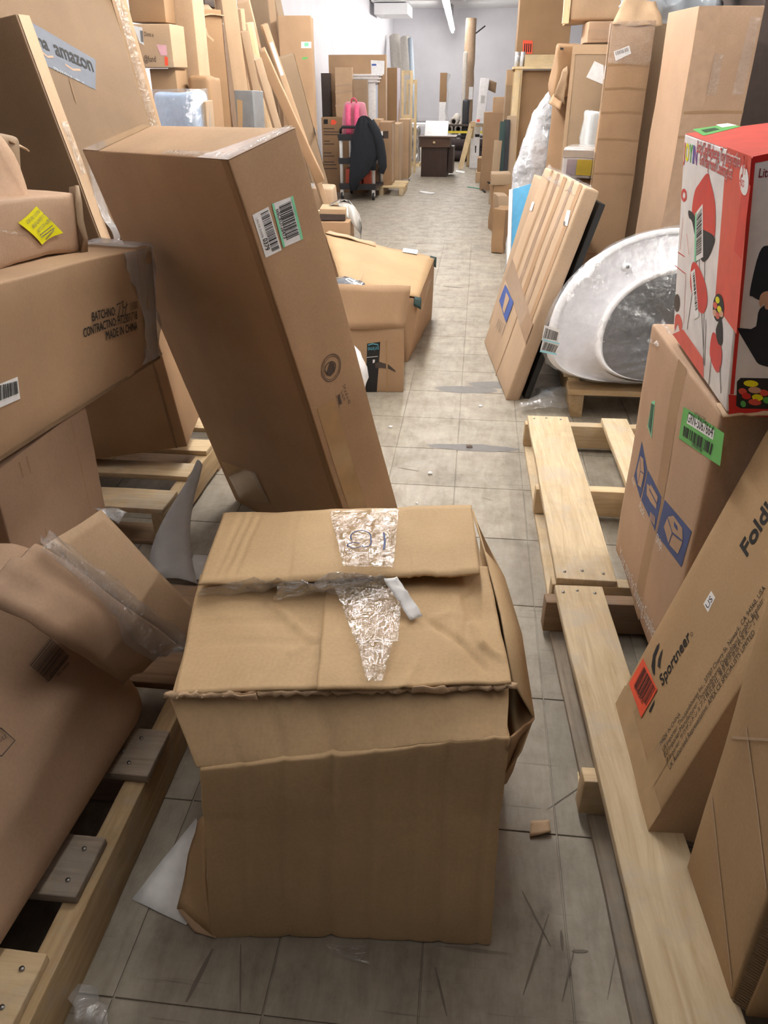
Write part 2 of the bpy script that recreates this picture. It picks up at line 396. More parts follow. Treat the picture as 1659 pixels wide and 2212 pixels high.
def floormat():
    m, nt, b = nodemat('vinyl_tile'); L = nt.links; g = N(nt, 'ShaderNodeNewGeometry'); oi = N(nt, 'ShaderNodeObjectInfo')
    n1 = N(nt, 'ShaderNodeTexNoise', i_Scale=7.0, i_Detail=9.0, i_Roughness=.72); n2 = N(nt, 'ShaderNodeTexNoise', i_Scale=1.3, i_Detail=5.0, i_Roughness=.6)
    mp = N(nt, 'ShaderNodeMapping'); mp.inputs['Scale'].default_value = (30, 7, 7); L.new(g.outputs['Position'], mp.inputs[0])
    n3 = N(nt, 'ShaderNodeTexNoise', i_Scale=1.0, i_Detail=6.0, i_Roughness=.7, i_Distortion=.4); L.new(mp.outputs[0], n3.inputs['Vector'])
    mp2 = N(nt, 'ShaderNodeMapping'); mp2.inputs['Scale'].default_value = (4, 70, 4); mp2.inputs['Rotation'].default_value = (0, 0, .5); L.new(g.outputs['Position'], mp2.inputs[0])
    n4 = N(nt, 'ShaderNodeTexNoise', i_Scale=1.0, i_Detail=3.0); L.new(mp2.outputs[0], n4.inputs['Vector'])
    for n in (n1, n2): L.new(g.outputs['Position'], n.inputs['Vector'])
    c = ramp(nt, n1.outputs[0], [(.32, (.175, .146, .108)), (.5, (.28, .245, .19)), (.72, (.385, .345, .278))])
    c = mixc(nt, .3, c, ramp(nt, n3.outputs[0], [(.33, (.12, .098, .075)), (.55, (.33, .29, .235)), (.75, (.42, .385, .32))]))
    c = mixc(nt, ramp(nt, n2.outputs[0], [(.52, (0, 0, 0)), (.75, (.35, .35, .35))]), c, (.33, .25, .195))
    c = mixc(nt, ramp(nt, n4.outputs[0], [(.66, (0, 0, 0)), (.72, (.5, .5, .5))]), c, (.10, .085, .07))
    hsv = N(nt, 'ShaderNodeHueSaturation'); mr = N(nt, 'ShaderNodeMapRange'); mr.inputs[3].default_value = .93; mr.inputs[4].default_value = 1.07
    L.new(oi.outputs['Random'], mr.inputs[0]); L.new(mr.outputs[0], hsv.inputs['Value']); L.new(c, hsv.inputs['Color']); L.new(hsv.outputs[0], b.inputs['Base Color'])
    r = ramp(nt, n1.outputs[0], [(.3, (.62, .62, .62)), (.7, (.42, .42, .42))]); L.new(r, b.inputs['Roughness'])
    bump(nt, b, n1.outputs[0], .12, .001); return m
def paint(name, col, rough=.8):
    m, nt, b = nodemat(name); g = N(nt, 'ShaderNodeNewGeometry'); n = N(nt, 'ShaderNodeTexNoise', i_Scale=2.2, i_Detail=5.0, i_Roughness=.6); nt.links.new(g.outputs['Position'], n.inputs['Vector'])
    c = ramp(nt, n.outputs[0], [(.3, tuple(x*.92 for x in col)), (.7, col)]); nt.links.new(c, b.inputs['Base Color']); b.inputs['Roughness'].default_value = rough
    n2 = N(nt, 'ShaderNodeTexNoise', i_Scale=60.0); nt.links.new(g.outputs['Position'], n2.inputs['Vector']); bump(nt, b, n2.outputs[0], .1, .002); return m

K = card('kraft', (.40, .255, .148)); KL = card('kraft_light', (.50, .345, .215)); KD = card('kraft_dark', (.315, .192, .102)); KP = card('kraft_pinkish', (.44, .29, .19)); KX = card('kraft_shade', (.18, .112, .06))  # deepest kraft darkened so its colour carries the shade on the far-left cartons
KG = card('kraft_greyish', (.345, .243, .155)); KY = card('kraft_flute_y', (.44, .275, .135), axis=1); KZ = card('kraft_yellowed', (.46, .305, .162)); KA = card('kraft_grey_tan', (.54, .375, .205), axis=0, flute=.25)
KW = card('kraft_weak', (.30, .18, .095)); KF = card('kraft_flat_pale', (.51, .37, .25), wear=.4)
CORE = plain('corrugation_core', (.20, .125, .065), .9)
GAP = plain('dark_gap', (.035, .025, .018), .95)
PINE_X = wood('pine_x', (.50, .35, .19), (.68, .53, .33), 0); PINE_Y = wood('pine_y', (.48, .35, .20), (.68, .55, .36), 1); PINE_Z = wood('pine_z', (.52, .36, .19), (.70, .54, .34), 2)
GREY_X = wood('grey_wood_x', (.20, .155, .115), (.36, .29, .22), 0, dirt=.1); GREY_Y = wood('grey_wood_y', (.21, .165, .12), (.37, .30, .225), 1, dirt=.1)
TAN_Y = wood('tan_wood_y', (.36, .24, .115), (.52, .38, .21), 1); BROWN_X = wood('brown_wood_x', (.22, .13, .07), (.34, .215, .12), 0); BRIGHT_Z = wood('bright_pine_z', (.66, .48, .25), (.78, .62, .38), 2); BRIGHT_X = wood('bright_pine_x', (.66, .48, .25), (.78, .62, .38), 0)
ESPRESSO = wood('espresso_wood', (.035, .018, .013), (.06, .032, .024), 2, rough=.5); ESP2 = wood('brown_drawer_wood', (.085, .045, .03), (.13, .07, .045), 0, rough=.5)
TAPE = plain('tan_tape', (.40, .25, .12), .18, spec=.7, coat=.5); TAPEP = plain('pinkish_tape', (.45, .305, .205), .2, coat=.4)
CLEAR = film('clear_film', gloss=.12, milk=.03, rough=.08, bs=55.0); CLEARM = film('milky_film', gloss=.13, milk=.16, rough=.12, bs=22.0); WRAP = film('stretch_wrap', gloss=.13, milk=.09, rough=.09, bs=26.0)
SHINE = film('shiny_film', gloss=.30, milk=.05, rough=.07, bs=34.0, bd=.012); TAPEC = film('clear_tape', col=(.75, .62, .42), gloss=.24, milk=.05, rough=.08, bs=30.0, bd=.011)
WHITE = plain('white_paper', (.80, .80, .80), .6); WHITEC = plain('white_glossy_card', (.76, .74, .75), .35); BLACK = plain('black_ink', (.018, .016, .015), .8); INKB = plain('brown_ink', (.07, .05, .04), .8)
GREYINK = plain('grey_ink', (.16, .14, .13), .8); BLUEINK = plain('navy_ink', (.025, .055, .19), .6); BLUE2 = plain('blue_ink', (.06, .12, .40), .6); REDINK = plain('red_ink', (.60, .02, .02), .4); REDL = plain('light_red_ink', (.66, .075, .055), .4)
GREENL = plain('green_label', (.10, .42, .09), .5); MINT = plain('mint_label', (.22, .66, .40), .5); ORANGE = plain('orange_red_label', (.90, .10, .04), .5); YELLOW = plain('yellow_label', (.86, .80, .01), .5)
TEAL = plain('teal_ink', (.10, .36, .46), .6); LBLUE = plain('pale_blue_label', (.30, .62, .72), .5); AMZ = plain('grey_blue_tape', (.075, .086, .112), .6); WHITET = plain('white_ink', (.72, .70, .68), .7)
STEEL = plain('nail_steel', (.42, .42, .42), .35, 1.0); DSTEEL = plain('dark_metal', (.05, .05, .055), .45, .6); WHITEM = plain('white_painted_metal', (.72, .72, .70), .4); RUBBER = plain('black_rubber', (.02, .02, .02), .6)
FABRIC = plain('black_cloth', (.016, .019, .026), .9); PINK = plain('pink_nylon', (.66, .25, .32), .6); PINKD = plain('deep_pink_nylon', (.75, .10, .20), .6); ORANGEP = plain('orange_plastic', (.50, .085, .04), .5)
SILVER = plain('silver_foil', (.62, .62, .63), .25, .85); GOLD = plain('gold_wrap', (.42, .30, .04), .3, .3); GLASSY = plain('icy_blue_pack', (.42, .60, .86), .25, coat=.4)
BUBBLE = plain('bubble_wrap', (.50, .52, .56), .22, coat=.6); _b = BUBBLE.node_tree.nodes; _n = [x for x in _b if x.type == 'TEX_NOISE'][0]; _n.inputs['Scale'].default_value = 13.0; bump(BUBBLE.node_tree, _b['Principled BSDF'], _n.outputs[0], 1.0, .03); BLUEP = plain('sky_blue_panel', (.08, .33, .56), .45); PLAST = plain('white_plastic', (.90, .90, .92), .35); MESHG = plain('grey_mesh', (.15, .15, .16), .7)
CARPET = plain('grey_rolled_carpet', (.58, .54, .485), .95); CARPD = plain('dark_rolled_carpet', (.055, .04, .04), .95); CARPB = plain('brown_paper_roll', (.40, .28, .19), .8); DGREEN = plain('dark_green_frame', (.02, .05, .045), .5)
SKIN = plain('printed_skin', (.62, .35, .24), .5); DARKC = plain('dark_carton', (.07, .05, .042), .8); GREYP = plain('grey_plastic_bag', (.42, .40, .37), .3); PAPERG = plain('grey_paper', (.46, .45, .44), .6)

# ------------------------------------------------------------------ the room
XL, XR, YB, YF, ZC = -2.45, 4.2, 24.0, -9.0, 3.05
FLOOR = floormat(); WALLP = paint('lavender_white_paint', (.80, .79, .84)); CEILP = paint('white_ceiling_paint', (.82, .82, .84))
fl = Geo().box(XL-.1, YF-.1, -.2, XR+.1, YB+.1, -.004).build('floor', FLOOR); tag(fl, kind='structure')
rows = [-.12, .29, .70, 1.125, 1.54, 1.945, 2.336, 2.715, 3.067, 3.416, 3.779, 4.10, 4.415]
while rows[-1] < 7.9: rows.append(rows[-1]+.35)
cols = [-.0225+.2665*k for k in range(-7, 6)]
rt = random.Random(4)
for a, b in zip(rows, rows[1:]):
    g = .0016; w = cols[1]-cols[0]; x0, x1, y0, y1 = -w/2+g, w/2-g, -(b-a)/2+g, (b-a)/2-g; me = None
    for c in range(len(cols)-1):
        if me is None:
            vs, fs = cubegrid((1, 1, 1), (x1-x0, y1-y0, .0045), .0012)
            t = mobj('tile', [v+Vector((x0, y0, -.0045)) for v in vs], fs, FLOOR, fl); me = t.data
        else: t = mlink('tile', me, None, fl)
        t.location = ((cols[c]+cols[c+1])/2, (a+b)/2, rt.uniform(-.0004, .0))
g = Geo().box(XL, YF, -.005, cols[0], YB, 0).box(cols[-1], YF, -.005, XR, YB, 0).box(cols[0], rows[-1], -.005, cols[-1], YB, 0).box(cols[0], YF, -.005, cols[-1], rows[0], 0)
g.build('floor_sheet', FLOOR, fl)
tag(Geo().box(XL-.1, YF-.1, ZC, XR+.1, YB+.1, ZC+.1).build('ceiling', CEILP), kind='structure')
tag(Geo().box(XL-.1, YF, -.1, XL, YB, ZC).build('wall_left', WALLP), kind='structure')
tag(Geo().box(XR, YF, -.1, XR+.1, YB, ZC).build('wall_right', WALLP), kind='structure')
tag(Geo().box(XL-.1, YB, -.1, XR+.1, YB+.1, ZC).build('wall_back', WALLP), kind='structure')
tag(Geo().box(XL-.1, YF-.1, -.1, XR+.1, YF, ZC).build('wall_front', WALLP), kind='structure')
for k, yy in enumerate((20.6, 17.5)):
    tag(Geo().box(XL, yy, ZC-.12, XR, yy+.35, ZC).build('trim_%d' % (k+1), CEILP), kind='structure')
tag(Geo().box(XL+.005, YB-.03, .42, XR-.005, YB, .52).build('baseboard_back', WALLP), kind='structure')
# hanging duct in the far left corner
d = thing('ceiling_duct', 'white ceiling duct with three grey louvre panels in the far left corner', 'duct', at(-2.40, 19.0, 2.62))
Geo().box(0, 0, .22, 1.95, .7, .43).build('housing', CEILP, d); Geo().box(.05, .1, 0, .75, 1.4, .2).build('lower_box', CEILP, d)
for k in range(3): Geo().box(.06+k*.63, -.02, .235, .62+k*.63, .01, .33).build('louvre_panel', plain('louvre_grey', (.30, .30, .33), .6), d)
# strip lights above the aisle
TUBE = emit('tube_light', TUBE_COLOR, TUBE_POWER); TUBE_FAR = emit('far_tube_light', TUBE_COLOR, TUBE_POWER*.66); TUBE_DIM = emit('dim_tube_light', TUBE_COLOR, TUBE_POWER*.16); TUBE_STRONG = emit('strong_tube_light', TUBE_COLOR, TUBE_POWER*1.3); TUBE_MID = emit('mid_tube_light', TUBE_COLOR, TUBE_POWER*.52); TUBE_ADDED = emit('added_side_tube', TUBE_COLOR, TUBE_POWER*.62); FIX = plain('fixture_white', (.8, .8, .8), .5)  # tubes weakened far off and boosted nearer to even out the brightness
names = ['farthest', 'second farthest', 'third farthest', 'fourth farthest', 'fifth from the back', 'sixth from the back', 'seventh from the back', 'eighth from the back', 'nearest the camera']
for k in range(9):
    yc = 22.0-2.62*k; xc = -.84+.021*(23.2-yc)
    L = thing('strip_light', ('bright white tube light over the aisle, %s of its row' % names[k]) if k else 'bright white tube light hanging nearest the back wall above the aisle', 'light', at(xc, yc, 2.5, 1.2), 'tube lights over the aisle')
    Geo().box(-.06, -1.29, .03, .06, 1.29, .08).build('housing', FIX, L)
    Geo().tube([(0, -1.28, .0), (0, 1.28, .0)], .035, 10).build('tube', TUBE_FAR if k < 4 else TUBE_DIM if k == 8 else TUBE_STRONG if k > 5 else TUBE_MID, L, True)
    for s in (-1, 1): Geo().tube([(0, s*.9, .08), (0, s*.9, .55)], .006, 5).build('hanger', DSTEEL, L)
for k, (yy, lb) in enumerate(((2.5, 'added unseen tube light above the toy box side, nearer of the two right lamps'), (7.4, 'added unseen tube light above the right side shelving, farther of the two right lamps'))):  # unseen lamps added to brighten the aisle sides of the left cartons
    L = thing('strip_light', lb, 'light', at(1.9, yy, 2.6), 'added tube lights over the right side')
    Geo().box(-.06, -1.29, .03, .06, 1.29, .08).build('housing', FIX, L); Geo().tube([(0, -1.28, .0), (0, 1.28, .0)], .035, 10).build('tube', TUBE_ADDED if k == 0 else TUBE_MID, L, True)
    for s in (-1, 1): Geo().tube([(0, s*.9, .08), (0, s*.9, .45)], .006, 5).build('hanger', DSTEEL, L)

# ------------------------------------------------------------------ pallets
def plank(name, x0, y0, z0, x1, y1, z1, mat, parent, amp=.0022, seed=1, n=None):
    Ld = (x1-x0, y1-y0, z1-z0); big = max(Ld)
    nn = n or tuple(max(1, min(12, int(round(l/.09)))) for l in Ld)
    vs, fs = cubegrid(nn, Ld, .003)
    vv = []
    for p in vs:
        q = Vector(p)+Vector((x0, y0, z0)); vv.append(q+nz(q, 6.0, seed)*amp+nz(q, 40.0, seed)*amp*.4)
    return mobj(name, vv, fs, mat, parent, True)
def nail(parent, x, y, z, r=.0045):
    Geo().tube([(x, y, z-.004), (x, y, z+.0012)], r, 8).build('nail', STEEL, parent, True)
# left pallet in the foreground: boards run across, stringers along the aisle
p = thing('wooden_pallet', 'weathered pallet with tan side rail under the brown carton, lower left', 'pallet', at(-.62, .45, 0), 'wooden pallets')
for k, x in enumerate((-.045, -.53, -1.02)): plank('stringer', x, 0, 0, x+.045, 1.36, .122, TAN_Y, p, seed=k)
for k, (y0, y1, m) in enumerate(((.115, .235, PINE_X), (.335, .46, GREY_X), (.61, .74, GREY_X), (.885, 1.0, BROWN_X), (1.16, 1.29, BROWN_X))):
    b = plank('deck_board', -1.03, y0, .122, -.004-(.012 if k != 2 else -.012), y1, .142, m, p, seed=k+5)
    if k < 3:
        for yy in (y0+.03, y1-.03): nail(b, -.045, yy, .1435)
        if k == 2: nail(b, -.07, y0+.06, .1435)
for k in range(3): plank('bottom_board', -1.03, .2+.45*k, -.0, -.05, .3+.45*k, .004, GREY_X, p, amp=0)
# second left pallet
p = thing('wooden_pallet', 'pale pallet half hidden under the dark box behind the leaning tall carton', 'pallet', at(-.99, 2.16, 0), 'wooden pallets')
for k, x in enumerate((-.045, -.5, -1.0)): plank('stringer', x, 0, .016, x+.045, 1.3, .122, TAN_Y, p, seed=k+11)
for k, (y0, y1) in enumerate(((.0, .14), (.25, .36), (.47, .58), (.69, .80), (.91, 1.02), (1.13, 1.28))): plank('deck_board', -1.02, y0, .122, .0, y1, .142, PINE_X, p, seed=k+15)
for k, y0 in enumerate((.0, .58, 1.16)): plank('bottom_board', -1.02, y0, 0, .0, y0+.12, .016, BROWN_X, p, seed=k+22)
# right pallets: boards along the aisle
def pallet_right(label, M, L, boards, strings, gx, wid, bmats, notch=True):
    p = thing('wooden_pallet', label, 'pallet', M, 'wooden pallets')
    for k, (y0, y1) in enumerate(strings):
        plank('stringer', gx, y0, .018, wid, y1, .120, BROWN_X if k == len(strings)-1 and L > 1.28 else PINE_X, p, seed=k+31)
    for k, (x0, x1) in enumerate(boards):
        b = plank('deck_board', x0, 0, .120, x1, L, .142, bmats[k % len(bmats)], p, seed=k+41)
        if k == 0:
            for yy in (.035, L-.035):
                for f in (.15, .45, .8): nail(b, x0+(x1-x0)*f, yy+(.01 if f == .45 else 0), .1432)
    for k, x0 in enumerate((-.005, .40, .86)): plank('bottom_board', x0, 0, 0, x0+.11, L, .018, bmats[-1], p, seed=k+51)
    return p
pallet_right('bright clean pine pallet under the printed moving box, beside the aisle', at(.292, 1.895, 0, 1.0), 1.25, [(.0, .172), (.31, .42), (.56, .66), (.80, .97)], [(.0, .045), (.60, .645), (1.20, 1.245)], -.012, .98, [PINE_Y])
pallet_right('long grey-edged pallet running out of the picture at the lower right', at(.352, .56, 0, 3.1), 1.30, [(.0, .135), (.24, .36), (.47, .60), (.80, .95)], [(.02, .06), (.61, .65), (1.245, 1.29)], -.028, .95, [PINE_Y, GREY_Y])
p5 = thing('wooden_pallet', 'short pallet carrying the plastic wrapped white tub', 'pallet', at(.50, 3.50, 0), 'wooden pallets')
for k, x in enumerate((0, .55, 1.06)): plank('stringer', x, .0, .0, x+.055, 1.05, .115, TAN_Y, p5, seed=k+61)
for k, y in enumerate((-.01, .24, .48, .72, .93)): plank('deck_board', -.02, y, .115, 1.13, y+.12, .142, PINE_X, p5, seed=k+66)

# ------------------------------------------------------------------ crushed box in the middle of the aisle
A = thing('crushed_carton', 'battered open-topped carton with bulging front standing in the aisle foreground', 'box', at(-.2, 1.15, 0))
bl, br = pz(455, 2022), pz(1061, 2044)
fl_, fr_ = Vector((bl.x-.005, 1.50, 0)), Vector((br.x+.02, 1.50, 0))
zt = .535
cl = pY(428, 1664, bl.y+.005); cr = pY(1037, 1632, br.y+.008); cr2 = cr+Vector((.045, .03, .012))
tl, tr = pz(360, 1502, zt), pz(1112, 1481, zt-.003)
ftl, ftr = pz(484, 1118, zt+.01), pz(1018, 1100, zt+.012)
def hexpart(root, name, C, L, mat, n, amp, seed, fn=None, r=.004, freq=5.0):
    inv = MW[root.name].inverted(); hm = hexmap(L, [inv @ Vector(c) for c in C]); vs, fs = cubegrid(n, L, r)
    out = []
    for q in vs:
        w = hm(q)+nz(q, freq, seed)*amp+nz(q, freq*4, seed)*amp*.25
        out.append(fn(w, q) if fn else w)
    return mobj(name, out, fs, mat, root, True)
zm = (cl.z+cr.z)/2
def folds(w, q):                                  # vertical creases and a bowed front
    t = q[0]/.55
    w = w.copy()
    f = sum(a*math.exp(-((t-c)/s_)**2) for c, s_, a in ((.43, .016, 1.0), (.28, .014, .6), (.57, .012, .4), (.71, .012, .45), (.81, .014, .7), (.95, .012, .6), (.14, .012, .4)))
    z_ = w.z-.32; f += .35*math.exp(-(z_/.006)**2)
    w.y += .006*f*max(0, 1-q[1]/.3); return w
hexpart(A, 'body', [bl, br, fl_, fr_, cl, cr2, Vector((ftl.x-.02, 1.50, zm)), Vector((ftr.x+.02, 1.50, zm))], (.55, .6, .45), KA, (72, 6, 40), .006, 3, folds)
hexpart(A, 'shoulder', [cl+V(0, .002, 0), cr2+V(0, .002, 0), Vector((ftl.x-.02, 1.50, zm)), Vector((ftr.x+.02, 1.50, zm)), tl+V(0, .008, -.012), tr+V(-.01, .008, -.012), ftl+V(0, .0, -.015), ftr+V(0, 0, -.015)], (.55, .6, .1), KA, (72, 8, 10), .006, 5, folds)
# top panels
def rid(pts, h, w=.006): return [(pz(*a, zt+.006), pz(*b, zt+.006), h, w) for a, b in zip(pts, pts[1:])]
RR = rid([(909, 1337), (945, 1362), (991, 1393), (1047, 1444)], -.006)+rid([(991, 1301), (995, 1340), (988, 1393)], .006)+rid([(1017, 1357), (1042, 1398), (1078, 1419)], .007)+rid([(909, 1419), (873, 1485)], .004)+rid([(1040, 1260), (1000, 1300), (1030, 1340)], -.005)+rid([(760, 1300), (800, 1420)], .003)+rid([(840, 1370), (980, 1330)], .004)
RL = rid([(586, 1306), (640, 1350), (678, 1378)], .005)+rid([(689, 1367), (630, 1410), (576, 1470)], .004)+rid([(430, 1345), (690, 1340)], -.003)+rid([(420, 1390), (690, 1386)], -.003)+rid([(460, 1300), (560, 1310)], .003)
mid0, mid1 = pz(688, 1490, zt+.002), pz(712, 1240, zt+.004)
sheet('left_flap', bil(tl+V(.01, .004, -.002), mid0, mid1, pz(432, 1240, zt+.004), 44, 36, (0, 0, .004)), .004, KA, A, .006, 7, 2, ridges=RL)
sheet('right_flap', bil(pz(684, 1492, zt+.009), tr+V(-.005, .002, .004), pz(1052, 1225, zt+.008), pz(708, 1225, zt+.01), 56, 48, (0, 0, .004)), .004, KA, A, .008, 9, 6, ridges=RR)
ff = sheet('rear_flap', bil(pz(428, 1262, zt+.035), pz(1037, 1238, zt+.045), ftr+V(0, 0, .008), ftl+V(0, 0, .008), 110, 14, (0, 0, .006)), .005, KA, A, .006, 11, 4, ridges=[(pz(xa, 1250, zt+.04), pz(xb, 1116, zt+.021), -.005, .0045) for xa, xb in ((458, 524), (476, 543), (500, 561), (620, 640), (884, 880), (905, 900), (943, 934), (975, 965))])
FP = Face(pz(428, 1262, zt+.041), pz(1037, 1238, zt+.051)-pz(428, 1262, zt+.041), ftl+V(0, 0, .014)-pz(428, 1262, zt+.041), A)
def wav(a, b, n, amp, seed, z=0):
    return [a.lerp(b, i/n)+Vector((0, noise.noise(Vector((i*.7, seed, 0)))*amp, z+noise.noise(Vector((i*.9, 0, seed)))*amp*.6)) for i in range(n+1)]
a, b = tl+V(-.004, -.004, .002), tr+V(.004, -.004, .003)
sheet('torn_edge', [wav(a, b, 70, .010, 1, -.007), wav(a+V(0, .003, 0), b+V(0, .003, 0), 70, .012, 2, -.001), wav(a+V(0, .010, 0), b+V(0, .010, 0), 70, .010, 3, -.002)], .0015, KL, A, .004, 45, 3)
sheet('torn_edge', bil(pz(510, 1508, zt-.004), pz(558, 1512, zt-.006), pz(552, 1500, zt+.006), pz(505, 1499, zt+.006), 6, 3), .002, KL, A, .006, 40, 8)
sheet('torn_edge', bil(pz(888, 1497, zt-.004), pz(972, 1494, zt-.006), pz(962, 1480, zt+.008), pz(892, 1484, zt+.008), 6, 3), .002, KL, A, .006, 40, 9)
# right side panel flared outwards, torn corner
s0, s1, s2, s3 = tr+V(.0, .01, 0), ftr+V(.004, 0, 0), Vector((ftr.x+.05, 1.45, .25)), pY(1090, 1676, br.y+.06)
sheet('side_panel', [[s1, s1.lerp(tr, .33)+V(.006, 0, 0), s1.lerp(tr, .66)+V(.008, 0, 0), s0],
    [s1+V(.02, 0, -.06), s1.lerp(tr, .33)+V(.045, 0, -.05), s1.lerp(tr, .66)+V(.05, 0, -.05), pY(1153, 1548, tr.y+.035)],
    [s1+V(.03, 0, -.16), s1.lerp(tr, .33)+V(.04, 0, -.15), s1.lerp(tr, .66)+V(.04, 0, -.16), pY(1120, 1620, br.y+.065)],
    [s2, s2.lerp(s3, .33), s2.lerp(s3, .66), s3]], .004, KA, A, .006, 10, 7)
sheet('torn_panel', bil(pY(1098, 1590, br.y+.03), pY(1152, 1550, tr.y+.03), pY(1092, 1690, br.y+.09), pY(1075, 1700, br.y+.06), 5, 5), .004, KD, A, .008, 14, 2)
# flap sticking out at the bottom left
sheet('lower_flap', bil(pz(384, 1962, .012), pz(458, 2024, .004), pY(440, 1760, bl.y+.09), pY(424, 1775, bl.y+.14), 6, 8), .004, KA, A, .008, 13, 4)
sheet('lower_flap', bil(pz(386, 1965, .012), pz(452, 1966, .02), pz(466, 2026, .004), pz(420, 2012, .003), 5, 4), .004, KL, A, .006, 15, 5)
# tape and film over the top seam
FT = Face(pz(684, 1492, zt+.013), V(1, 0, 0), V(0, 1, .02), A)
FP.quad([(742, 1232), (850, 1235), (862, 1108), (712, 1112)], TAPEC, 'clear_tape', ff, off=.009, n=16, amp=.004)
FT.quad([(770, 1400), (860, 1395), (870, 1270), (720, 1270)], TAPEC, 'clear_tape', off=.008, n=16, amp=.005)
FT.quad([(792, 1480), (826, 1480), (850, 1390), (770, 1390)], TAPEC, 'clear_tape', off=.007, n=12, amp=.005)
sheet('film_strip', bil(pz(426, 1285, zt+.02), pz(838, 1268, zt+.012), pz(835, 1242, zt+.055), pz(440, 1262, zt+.045), 30, 6), .0006, SHINE, A, .02, 26, 3)
sheet('film_strip', bil(pz(590, 1292, zt+.016), pz(730, 1280, zt+.014), pz(835, 1248, zt+.05), pz(600, 1262, zt+.045), 16, 5), .0006, SHINE, A, .02, 30, 6)
lb = sheet('shipping_label', bil(pz(886, 1340, zt+.02), pz(914, 1330, zt+.02), pz(858, 1244, zt+.056), pz(829, 1252, zt+.05), 4, 12), .0006, WHITE, A, .008, 40, 4)
def arc(c, r, a0, a1, n=14): return [(c[0]+r[0]*math.cos(math.radians(a0+(a1-a0)*i/n)), c[1]+r[1]*math.sin(math.radians(a0+(a1-a0)*i/n))) for i in range(n+1)]
FP.stroke(arc((780, 1172), (22, 14), 150, 350)+arc((786, 1184), (16, 10), 0, 90)+arc((766, 1190), (15, 6), 0, 320), .003, BLUEINK, 'marker_line', ff, off=.013)
FP.stroke([(829, 1162), (832, 1180), (829, 1200)], .004, BLUEINK, 'marker_line', ff, off=.013)

# ------------------------------------------------------------------ tall leaning carton
B = Carton('tall_carton', 'tall brown carton leaning back with two barcode labels and a round stamp', Matrix.Translation((-.851, 2.502, 0)) @ rot3(-39.109, 15.999, -1.331), (.72, .201, 1.284), K, n=(12, 6, 20), amp=.004, r=.004, freq=3.0)
w, d, h = B.L
for xx in (0.0, ):                                              # glue-flap edge along the corner
    B.front.quad([(w-.028, 0), (w-.004, 0), (w-.004, h), (w-.028, h)], KD, 'glue_flap', off=.0015, n=14, raw=True)
B.top.quad([(0, .0), (.10, .0), (.06, d), (0, d)], TAPE, 'tape', off=.001, n=6, raw=True)
B.top.quad([(w-.13, .0), (w, .0), (w, d), (w-.05, d)], TAPEP, 'tape', off=.001, n=6, raw=True)
for e in ((w, 0), (w, d)): pass
tp = B.top.quad([(w-.035, 0), (w, 0), (w, d), (w-.035, d)], TAPEC, 'clear_tape', off=.003, n=10, raw=True, amp=.003)
B.top.quad([(w-.28, 0), (w, 0), (w, .03), (w-.28, .02)], TAPEC, 'clear_tape', off=.003, n=10, raw=True, amp=.003)
l1 = B.right.quad([(573, 559), (607, 542), (579, 448), (544, 466)], WHITE, 'barcode_label')
B.right.bars([(592, 544), (604, 538), (576, 456), (561, 462)], BLACK, 30, 5, l1) if False else B.right.bars([(561, 464), (586, 546), (602, 538), (578, 455)], BLACK, 24, 5, l1)
B.right.text('0379', (566, 519), (572, 544), BLACK, l1, hs=1.3, bold=.02); B.right.text('LPN RR DY978', (550, 474), (564, 516), GREYINK, l1, hs=1.2)
l2 = B.right.quad([(610, 537), (653, 517), (632, 424), (586, 442)], WHITE, 'barcode_label')
for qq in ([(586, 442), (590, 440.5), (614.5, 535), (610, 537)], [(627, 426), (632, 424), (653, 517), (648, 519.5)]): B.right.quad(qq, MINT, 'label_border', l2, off=.0018)
B.right.bars([(601, 447), (617, 521), (644, 508), (626, 435)], BLACK, 30, 8, l2); B.right.text('tsSCRU126473', (594, 454), (611, 518), BLACK, l2, hs=1.2, bold=.02)
B.right.ell((714, 794), (734, 778), (706, 768), INKB, 'round_stamp', hole=.94); st = B.right.ell((714, 794), (731, 780.5), (707.5, 772), INKB, 'round_stamp', hole=.95)
B.right.poly([(703, 808), (712, 782), (720, 786), (716, 804), (722, 802), (712, 812)], INKB, 'stamp_figure'); B.right.ell((712, 794), (724, 786), (708, 782), INKB, 'stamp_figure', hole=.85)
B.right.text('54 x 6 x 42', (739, 833), (752, 873), INKB, hs=1.1); B.right.text('S-4679', (734, 847), (741, 866), INKB)
B.right.poly([(729, 854), (733, 850), (739, 871), (733, 874)], INKB, 'printed_block'); B.right.text('ULINE', (731.5, 854), (737, 872), K, off=.003, hs=1.0); B.right.text('1-800-295-5510', (722, 852), (730, 880), INKB)
B.front.quad([(478, 995), (552, 1020), (586, 1087), (520, 1080)], TAPE, 'packing_tape', off=.002)
B.front.quad([(540, 1016), (552, 1020), (587, 1087), (582, 1080)], TAPEC, 'clear_tape', off=.004, amp=.003)
B.right.quad([(0.02, .0), (.085, .0), (.085, .62), (.02, .62)], TAPE, 'tape', off=.001, n=10, raw=True)

